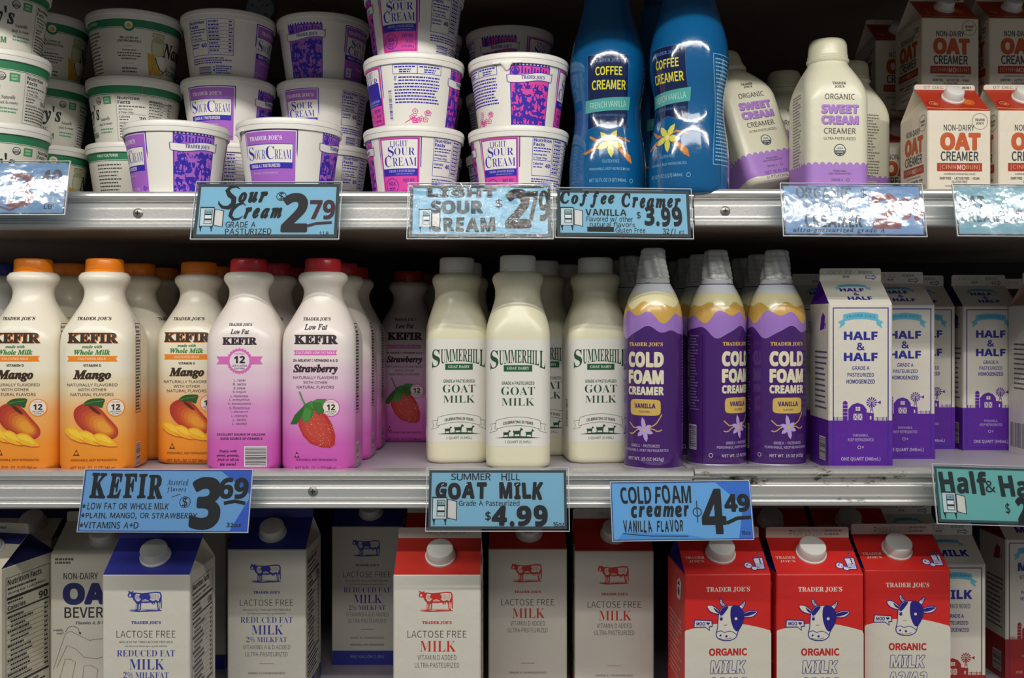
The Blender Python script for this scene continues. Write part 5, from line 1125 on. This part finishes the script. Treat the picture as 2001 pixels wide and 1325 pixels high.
for px, D, rt, lab in ((1276, 1.130, -.42, 'purple cold foam can nearest the goat milk, label turned left'), (1400, 1.158, .62, 'purple cold foam can in the middle of the three front ones, label turned right'), (1517, 1.158, .16, 'purple cold foam can beside the half and half carton, label facing front'),
                       (1230, 1.262, .3, 'cold foam can behind the first front can, its nozzle showing left'), (1212, 1.345, .9, 'cold foam can third deep behind the first front can'),
                       (1369, 1.232, .2, 'cold foam can directly behind the middle front can'), (1343, 1.305, -.6, 'cold foam can third deep behind the middle front can'), (1316, 1.380, .1, 'cold foam can last in line behind the middle front can'),
                       (1482, 1.234, .2, 'cold foam can directly behind the right front can'), (1448, 1.308, -.5, 'cold foam can last in line behind the right front can')):
    place('cold_foam_can', lab, 'spray can', can(), at(px, D, MIDZ), rt, GF)
GH = 'half and half cartons'
for px, D, lab in ((1661, 1.145, 'half and half carton in front, beside the purple cans'), (1601, 1.275, 'half and half carton behind, its top fin peeping out left of the front one'), (1747, 1.226, 'half and half carton behind the right edge of the front one'), (1791, 1.318, 'half and half carton third in the line, mostly hidden'), (1911, 1.308, 'half and half carton standing apart on the right, whole face showing')):
    place('half_and_half_carton', lab, 'carton', HHC, at(px, D, MIDZ), .0, GH)
place('milk_carton', 'brown-roofed carton with a green base strip behind the right half and half carton', 'carton', BRQ, at(1985, 1.42, MIDZ))
place('milk_carton', 'white carton at the right edge of the middle shelf, barcode side showing', 'carton', WHQ, (.657, .135, MIDZ))

# ================================================================== lowest shelf
place('milk_carton', 'half-gallon carton at the lower left corner, nutrition side turned to view', 'carton', PLAIN, (-.6035, .079, BOTZ), -.2)
place('milk_carton', 'half-gallon carton with blue roof band and white cap behind the lower left corner one', 'carton', PLAIN, at(62, 1.325, BOTZ))
place('oat_beverage_carton', 'cream oat beverage carton with dark blue lettering under the kefir sign', 'carton', OATB, at(207, 1.246, BOTZ), .03)
GB, GR, GX = 'blue-roofed lactose free cartons', 'red-roofed lactose free cartons', 'red organic milk cartons with a cow face'
for px, D, lab in ((315, 1.147, 'blue-roofed reduced fat carton nearest, in front of the oat beverage'), (539, 1.27, 'blue-roofed reduced fat carton second from left, cap fully showing'), (727, 1.407, 'blue-roofed reduced fat carton set deepest, whole blue base band showing'), (392, 1.39, 'blue-roofed carton hidden behind the nearest blue one, roof corner showing')):
    place('lactose_free_carton', lab, 'carton', LFB, at(px, D, BOTZ), 0, GB)
for px, D, lab in ((860, 1.147, 'red-roofed lactose free carton nearest, under the goat milk sign'), (1030, 1.272, 'red-roofed lactose free carton in the middle of the three'), (1193, 1.262, 'red-roofed lactose free carton on the right, beside the red organic cartons'), (868, 1.30, 'red-roofed carton behind the nearest red one, roof edge at its left')):
    place('lactose_free_carton', lab, 'carton', LFR, at(px, D, BOTZ), 0, GR)
for px, D, rt, lab in ((1402, 1.15, .04, 'red organic milk carton on the left, below the cold foam sign'), (1577, 1.15, .01, 'red organic milk carton in the middle of the three front ones'), (1742, 1.168, .0, 'red organic milk carton on the right, beside the whole milk carton'), (1500, 1.33, 0, 'red organic milk carton in the second row, left, under the shelf rail'), (1650, 1.33, 0, 'red organic milk carton in the second row, right, under the shelf rail')):
    place('organic_milk_carton', lab, 'carton', ORG, at(px, D, BOTZ), rt, GX)
GQ = 'whole milk cartons with a red barn'
for px, D, rt, lab in ((1842, 1.203, 0, 'whole milk carton partly hidden by the right red organic carton'), (1768, 1.335, 0, 'whole milk carton in shadow, fin showing above the right organic carton'), (1990, 1.335, .02, 'whole milk carton at the right edge under the half and half sign')):
    place('whole_milk_carton', lab, 'carton', WMC, at(px, D, BOTZ), rt, GQ)

# ================================================================== handwritten signs
CB = '#86b9cf'
def dollar(a, U, V, px, py, s, k): a.text('$', U(px), V(py), 9*s*k, 17*s*k, BK, 'sans', .0, 3); a.ringo(U(px), V(py), 9*s*k, 1.2*s*k, BK, 3, 20)
def d_left(a, U, V, k, q):  # inks paled to imitate lamp glare, besides the sleeve's own reflections
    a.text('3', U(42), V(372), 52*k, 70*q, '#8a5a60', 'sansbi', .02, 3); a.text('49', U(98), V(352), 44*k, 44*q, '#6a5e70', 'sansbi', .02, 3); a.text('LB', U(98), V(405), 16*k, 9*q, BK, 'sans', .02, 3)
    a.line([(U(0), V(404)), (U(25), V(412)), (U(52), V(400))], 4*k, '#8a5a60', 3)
price_sign('glaring blue price sign at the left edge, washed out by lamp reflections and paled ink', (-150, 314, 132, 421), '#7fa6c8', FILM_G, d_left, bcol=None, border=0, tilt=13.4)
def d_sour(a, U, V, k, q):
    def br(pts, w0): a.line([(U(x), V(y)) for x, y in pts], w0*k, BK, 3, taper=True)
    br([(466, 368), (458, 363), (447, 364), (441, 371), (446, 380), (455, 387), (455, 398), (446, 406), (434, 405), (427, 398), (426, 392)], 11)
    a.text('our', U(492), V(385), 56*k, 23*q, BK, 'ital', .09, 3, shear=.1)
    br([(480, 402), (474, 397), (464, 400), (454, 410), (451, 422), (458, 430), (468, 429), (476, 423)], 8); a.text('ream', U(515), V(417), 74*k, 23*q, BK, 'ital', .09, 3, shear=.1)
    a.text('GRADE A', U(473), V(440), 58*k, 12*q, BK, 'sans', .015, 3, rot=.02); a.text('PASTURIZED', U(489), V(454), 90*k, 12*q, BK, 'sans', .015, 3)
    a.text('$', U(548), V(383), 10*k, 18*q, BK, 'sans', .02, 3); a.ringo(U(548), V(383), 10*k, 1.4*k, BK, 3, 20)
    a.text('2', U(577), V(416), 52*k, 80*q, '#2c2326', 'sansbi', .05, 3); a.text('79', U(630), V(410), 50*k, 40*q, '#4a2c30', 'sansbi', .04, 3); a.circ(U(592), V(416), 3.4*k, '#2c2326', 3, 12)
    a.line([(U(603), V(443)), (U(620), V(438)), (U(650), V(436))], 6*k, '#4a2c30', 3); a.text('1 LB', U(636), V(458), 18*k, 8*q, BK, 'sans', .02, 3); fridge(a, U(411), V(428), 2.1*k)
price_sign('sour cream price sign with icebox drawing, price 2.79, below the purple tubs', (379, 354, 665, 469), CB, FILM, d_sour, tilt=18.5)
def d_light(a, U, V, k, q):
    a.text('LIGHT', U(902), V(376), 136*k, 16*q, CB, 'sansb', .06, 4, ol=(1.2, BK)); a.text('LIGHT', U(902), V(376), 134*k, 15*q, '#23282c', 'sansb', .03, 5)
    a.text('SOUR', U(893), V(405), 102*k, 26*q, '#3a4c56', 'sansb', .06, 4, ol=(.9, BK)); a.text('CREAM', U(905), V(440), 125*k, 28*q, '#2a3438', 'sansb', .06, 3)
    a.text('$', U(975), V(398), 14*k, 20*q, BK, 'sans', .0, 3); a.text('2', U(1012), V(408), 50*k, 80*q, BK, 'sansbi', .06, 3); a.text('79', U(1052), V(402), 44*k, 62*q, BK, 'sansbi', .04, 3); a.circ(U(1035), V(442), 4*k, BK, 3, 12); fridge(a, U(836), V(430), 1.9*k)
price_sign('light sour cream price sign in a crumpled shiny sleeve below the pink tubs', (797, 357, 1080, 468), CB, FILM_C, d_light, tilt=13.9)
def d_coff(a, U, V, k, q):
    a.text('Coffee', U(1148), V(389), 106*k, 34*q, BK, 'ital', .07, 3); a.text('Creamer', U(1273), V(391), 116*k, 30*q, BK, 'ital', .07, 3); a.text('VANILLA', U(1184), V(416), 80*k, 13*q, BK, 'sansb', .0, 3)
    a.text('Flavored w/ other', U(1191), V(429), 90*k, 11*q, BK, 'sans', .01, 3); a.text('natural flavors', U(1196), V(440), 88*k, 10*q, BK, 'sans', .01, 3); a.rect(U(1147), V(455), U(1199), V(445), BK, 3); a.text('Gluten Free', U(1231), V(451), 58*k, 11*q, BK, 'sans', .01, 3)
    a.text('$', U(1248), V(421), 8*k, 16*q, BK, 'sans', .02, 3); a.text('3.99', U(1296), V(423), 72*k, 40*q, BK, 'sansbi', .05, 3); a.text('32fl oz', U(1315), V(454), 42*k, 14*q, BK, 'ital', .0, 3); fridge(a, U(1113), V(428), 2.0*k)
price_sign('coffee creamer vanilla price sign, 3.99, below the blue bottles', (1085, 367, 1352, 467), CB, FILM, d_coff, roll=.012, tilt=18.5)
def d_org(a, U, V, k, q):  # lettering lightened: glare haze is put into the ink colours
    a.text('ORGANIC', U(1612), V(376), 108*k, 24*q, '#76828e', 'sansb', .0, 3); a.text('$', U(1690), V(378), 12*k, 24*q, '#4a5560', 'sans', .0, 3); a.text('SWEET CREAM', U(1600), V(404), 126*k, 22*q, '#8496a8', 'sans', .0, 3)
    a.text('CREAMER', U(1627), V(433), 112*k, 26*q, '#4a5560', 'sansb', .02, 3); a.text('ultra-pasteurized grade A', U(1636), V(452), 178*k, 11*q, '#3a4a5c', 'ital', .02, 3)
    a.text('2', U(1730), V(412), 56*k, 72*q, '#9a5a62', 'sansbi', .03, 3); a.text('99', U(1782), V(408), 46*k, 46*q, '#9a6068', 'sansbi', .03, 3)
price_sign('organic sweet cream price sign washed out by a row of lamp reflections and paled ink', (1528, 358, 1805, 463), '#8fb2d6', FILM_G, d_org, roll=.006, bcol='#6a7fae', border=1, tilt=14.5)
def d_oat(a, U, V, k, q):  # letters toned pale to stand for the white glare
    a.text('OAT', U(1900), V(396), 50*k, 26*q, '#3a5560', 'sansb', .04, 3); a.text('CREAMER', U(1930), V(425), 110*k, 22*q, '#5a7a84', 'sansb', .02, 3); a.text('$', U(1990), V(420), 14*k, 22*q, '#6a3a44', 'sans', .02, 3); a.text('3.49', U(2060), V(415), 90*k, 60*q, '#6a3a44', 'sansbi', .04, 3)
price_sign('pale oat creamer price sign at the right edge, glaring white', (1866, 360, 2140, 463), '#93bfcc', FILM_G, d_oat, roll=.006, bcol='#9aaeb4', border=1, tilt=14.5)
CB2 = '#6fa3cf'
def d_kef(a, U, V, k, q):
    a.poly([(U(425), V(921)), (U(490), V(921)), (U(490), V(1036)), (U(452), V(1036)), (U(490), V(968))], '#2f5fc0', 1)
    a.text('KEFIR', U(245), V(952), 142*k, 46*q, BK, 'bold', .05, 3); a.text('Assorted', U(344), V(944), 42*k, 12*q, BK, 'ital', -.01, 3, rot=.1); a.text('flavors', U(343), V(958), 38*k, 11*q, BK, 'ital', -.01, 3, rot=.08)
    a.text('$', U(362), V(981), 10*k, 20*q, BK, 'sans', .02, 3); a.ringo(U(362), V(981), 11*k, 1.4*k, BK, 3, 20); a.line([(U(335), V(972)), (U(352), V(966))], 1.2*k, BK, 3)
    a.text('3', U(403), V(983), 60*k, 98*q, BK, 'sansb', .06, 3); a.text('69', U(455), V(955), 58*k, 40*q, BK, 'sansbi', .05, 3); a.line([(U(438), V(983)), (U(460), V(979)), (U(480), V(983))], 7*k, BK, 3)
    a.text('LOW FAT OR WHOLE MILK', U(252), V(989), 158*k, 12*q, BK, 'sans', .02, 3); a.text('PLAIN, MANGO, OR STRAWBERRY', U(280), V(1007), 216*k, 12*q, BK, 'sans', .02, 3); a.text('VITAMINS A+D', U(223), V(1024), 106*k, 12*q, BK, 'sans', .02, 3)
    for y in (989, 1006, 1024): a.text('★' if False else '*', U(166), V(y), 7*k, 8*q, BK, 'sansb', .06, 3)
    a.text('32oz', U(461), V(1023), 28*k, 8*q, BK, 'sansb', .0, 3)
price_sign('blue kefir price sign, 3.69, in front of the mango kefir', (160, 921, 489, 1036), CB2, FILM, d_kef, roll=.004, bcol='#24479a', border=.9, inset=.5)
def d_goat(a, U, V, k, q):
    a.text('SUMMER', U(920), V(934), 78*k, 13*q, BK, 'sans', .015, 3); a.text('HILL', U(998), V(934), 36*k, 13*q, BK, 'sans', .015, 3); a.text('GOAT', U(901), V(960), 100*k, 32*q, BK, 'sansb', .08, 3); a.text('MILK', U(1018), V(960), 86*k, 32*q, BK, 'sansb', .08, 3)
    a.text('Grade A Pasteurized', U(956), V(983), 118*k, 10*q, BK, 'sans', .012, 3); a.text('$', U(954), V(1007), 11*k, 19*q, BK, 'sans', .04, 3); a.text('4.99', U(1016), V(1007), 108*k, 40*q, BK, 'sansbi', .06, 3); a.text('16oz', U(1091), V(1022), 22*k, 9*q, BK, 'sans', .03, 3); fridge(a, U(865), V(996), 2.2*k)
    for q2 in (862, 909, 985, 1008): a.line([(U(q2), V(950)), (U(q2+5), V(947))], 1.4*k, '#cfdde2', 5)
price_sign('goat milk price sign with icebox drawing, 4.99, dark border', (834, 918, 1111, 1034), CB, FILM, d_goat, border=2.6)
def d_cold(a, U, V, k, q):
    a.poly([(U(1400), V(945)), (U(1470), V(945)), (U(1470), V(1050)), (U(1440), V(1050)), (U(1452), V(990))], '#3a78d0', 1)
    a.poly([(U(1205), V(1050)), (U(1216), V(1036)), (U(1340), V(1042)), (U(1380), V(1050))], '#4f9ad8', 1)
    a.text('COLD', U(1244), V(968), 60*k, 33*q, BK, 'sansb', .0, 3); a.text('FOAM', U(1317), V(968), 70*k, 33*q, BK, 'sansb', .0, 3); a.text('creamer', U(1290), V(999), 114*k, 22*q, BK, 'sansbi', .06, 3); a.text('VANILLA FLAVOR', U(1275), V(1026), 116*k, 22*q, BK, 'cond', .03, 3)
    a.line([(U(1216), V(1039)), (U(1270), V(1044)), (U(1342), V(1045))], 1.6*k, BK, 3); a.line([(U(1362), V(980)), (U(1362), V(1020))], 1.8*k, BK, 3); a.ringo(U(1362), V(1001), 9*k, 1.8*k, BK, 3, 20)
    a.text('4', U(1394), V(1000), 48*k, 84*q, BK, 'sansbi', .03, 3); a.text('49', U(1441), V(985), 50*k, 34*q, BK, 'sansbi', .06, 3); a.circ(U(1412), V(1012), 3*k, BK, 3, 10); a.line([(U(1418), V(1022)), (U(1440), V(1013)), (U(1466), V(1012))], 7*k, BK, 3); a.text('15oz', U(1454), V(1040), 18*k, 7*q, BK, 'sansb', .0, 3)
price_sign('cold foam creamer price sign, 4.49, bright blue corner', (1195, 944, 1467, 1052), '#6fb0e0', FILM, d_cold, roll=-.012, bcol='#24479a', border=.9, inset=.5)
def d_half(a, U, V, k, q):
    a.text('Half', U(1885), V(947), 94*k, 44*q, '#1c2a2c', 'sansb', .04, 3); a.text('&', U(1937), V(953), 20*k, 22*q, '#1c2a2c', 'sansb', .02, 3); a.text('Half', U(2002), V(951), 94*k, 44*q, '#1c2a2c', 'sansb', .04, 3)
    a.text('$', U(1966), V(993), 9*k, 22*q, BK, 'sans', .02, 3); a.text('2.99', U(2034), V(997), 104*k, 52*q, BK, 'sansbi', .06, 3); fridge(a, U(1858), V(988), 2.1*k)
price_sign('teal half and half price sign at the right edge', (1826, 914, 2120, 1024), '#6fb3ad', FILM, d_half, roll=.03, bcol='#2f4f52', border=2.4)

# ================================================================== light, air, camera
w = bpy.data.worlds.new('store_air'); SC.world = w; w.use_nodes = True
w.node_tree.nodes['Background'].inputs[0].default_value = (.95, 1.0, 1.04, 1); w.node_tree.nodes['Background'].inputs[1].default_value = .20
def area(name, loc, target, sx, sy, power, col=(1, .97, .91)):
    l = bpy.data.lights.new(name, 'AREA'); l.shape = 'RECTANGLE'; l.size = sx; l.size_y = sy; l.energy = power; l.color = col
    o = bpy.data.objects.new(name, l); COL.objects.link(o); o.location = loc
    o.rotation_euler = (Vector(target)-Vector(loc)).to_track_quat('-Z', 'Y').to_euler(); return o
# a canopy strip of small lamps over the case front, and two rows of store ceiling lamps in the aisle
for i in range(50): area('canopy_lamp', (-1.225+i*.05, -.85, 2.03), (-1.225+i*.05, 0, 1.30), .022, .020, .29)
area('ceiling_lamp', (0, -2.6, 2.75), (0, 0, 1.1), 3.0, .3, 28, (1, .98, .94))
cam = bpy.data.cameras.new('camera'); cam.sensor_width = 36; cam.lens = 36*F_PX/2001; cam.shift_y = -(1325/2-HY)/2001
co = bpy.data.objects.new('camera', cam); COL.objects.link(co); co.location = (0, -CAM_D, CAM_Z); co.rotation_euler = (PI/2, 0, 0); SC.camera = co
SC.view_settings.view_transform = 'Standard'; SC.view_settings.look = 'None'; SC.view_settings.gamma = 1; SC.view_settings.use_curve_mapping = False
SC.view_settings.exposure = -.14
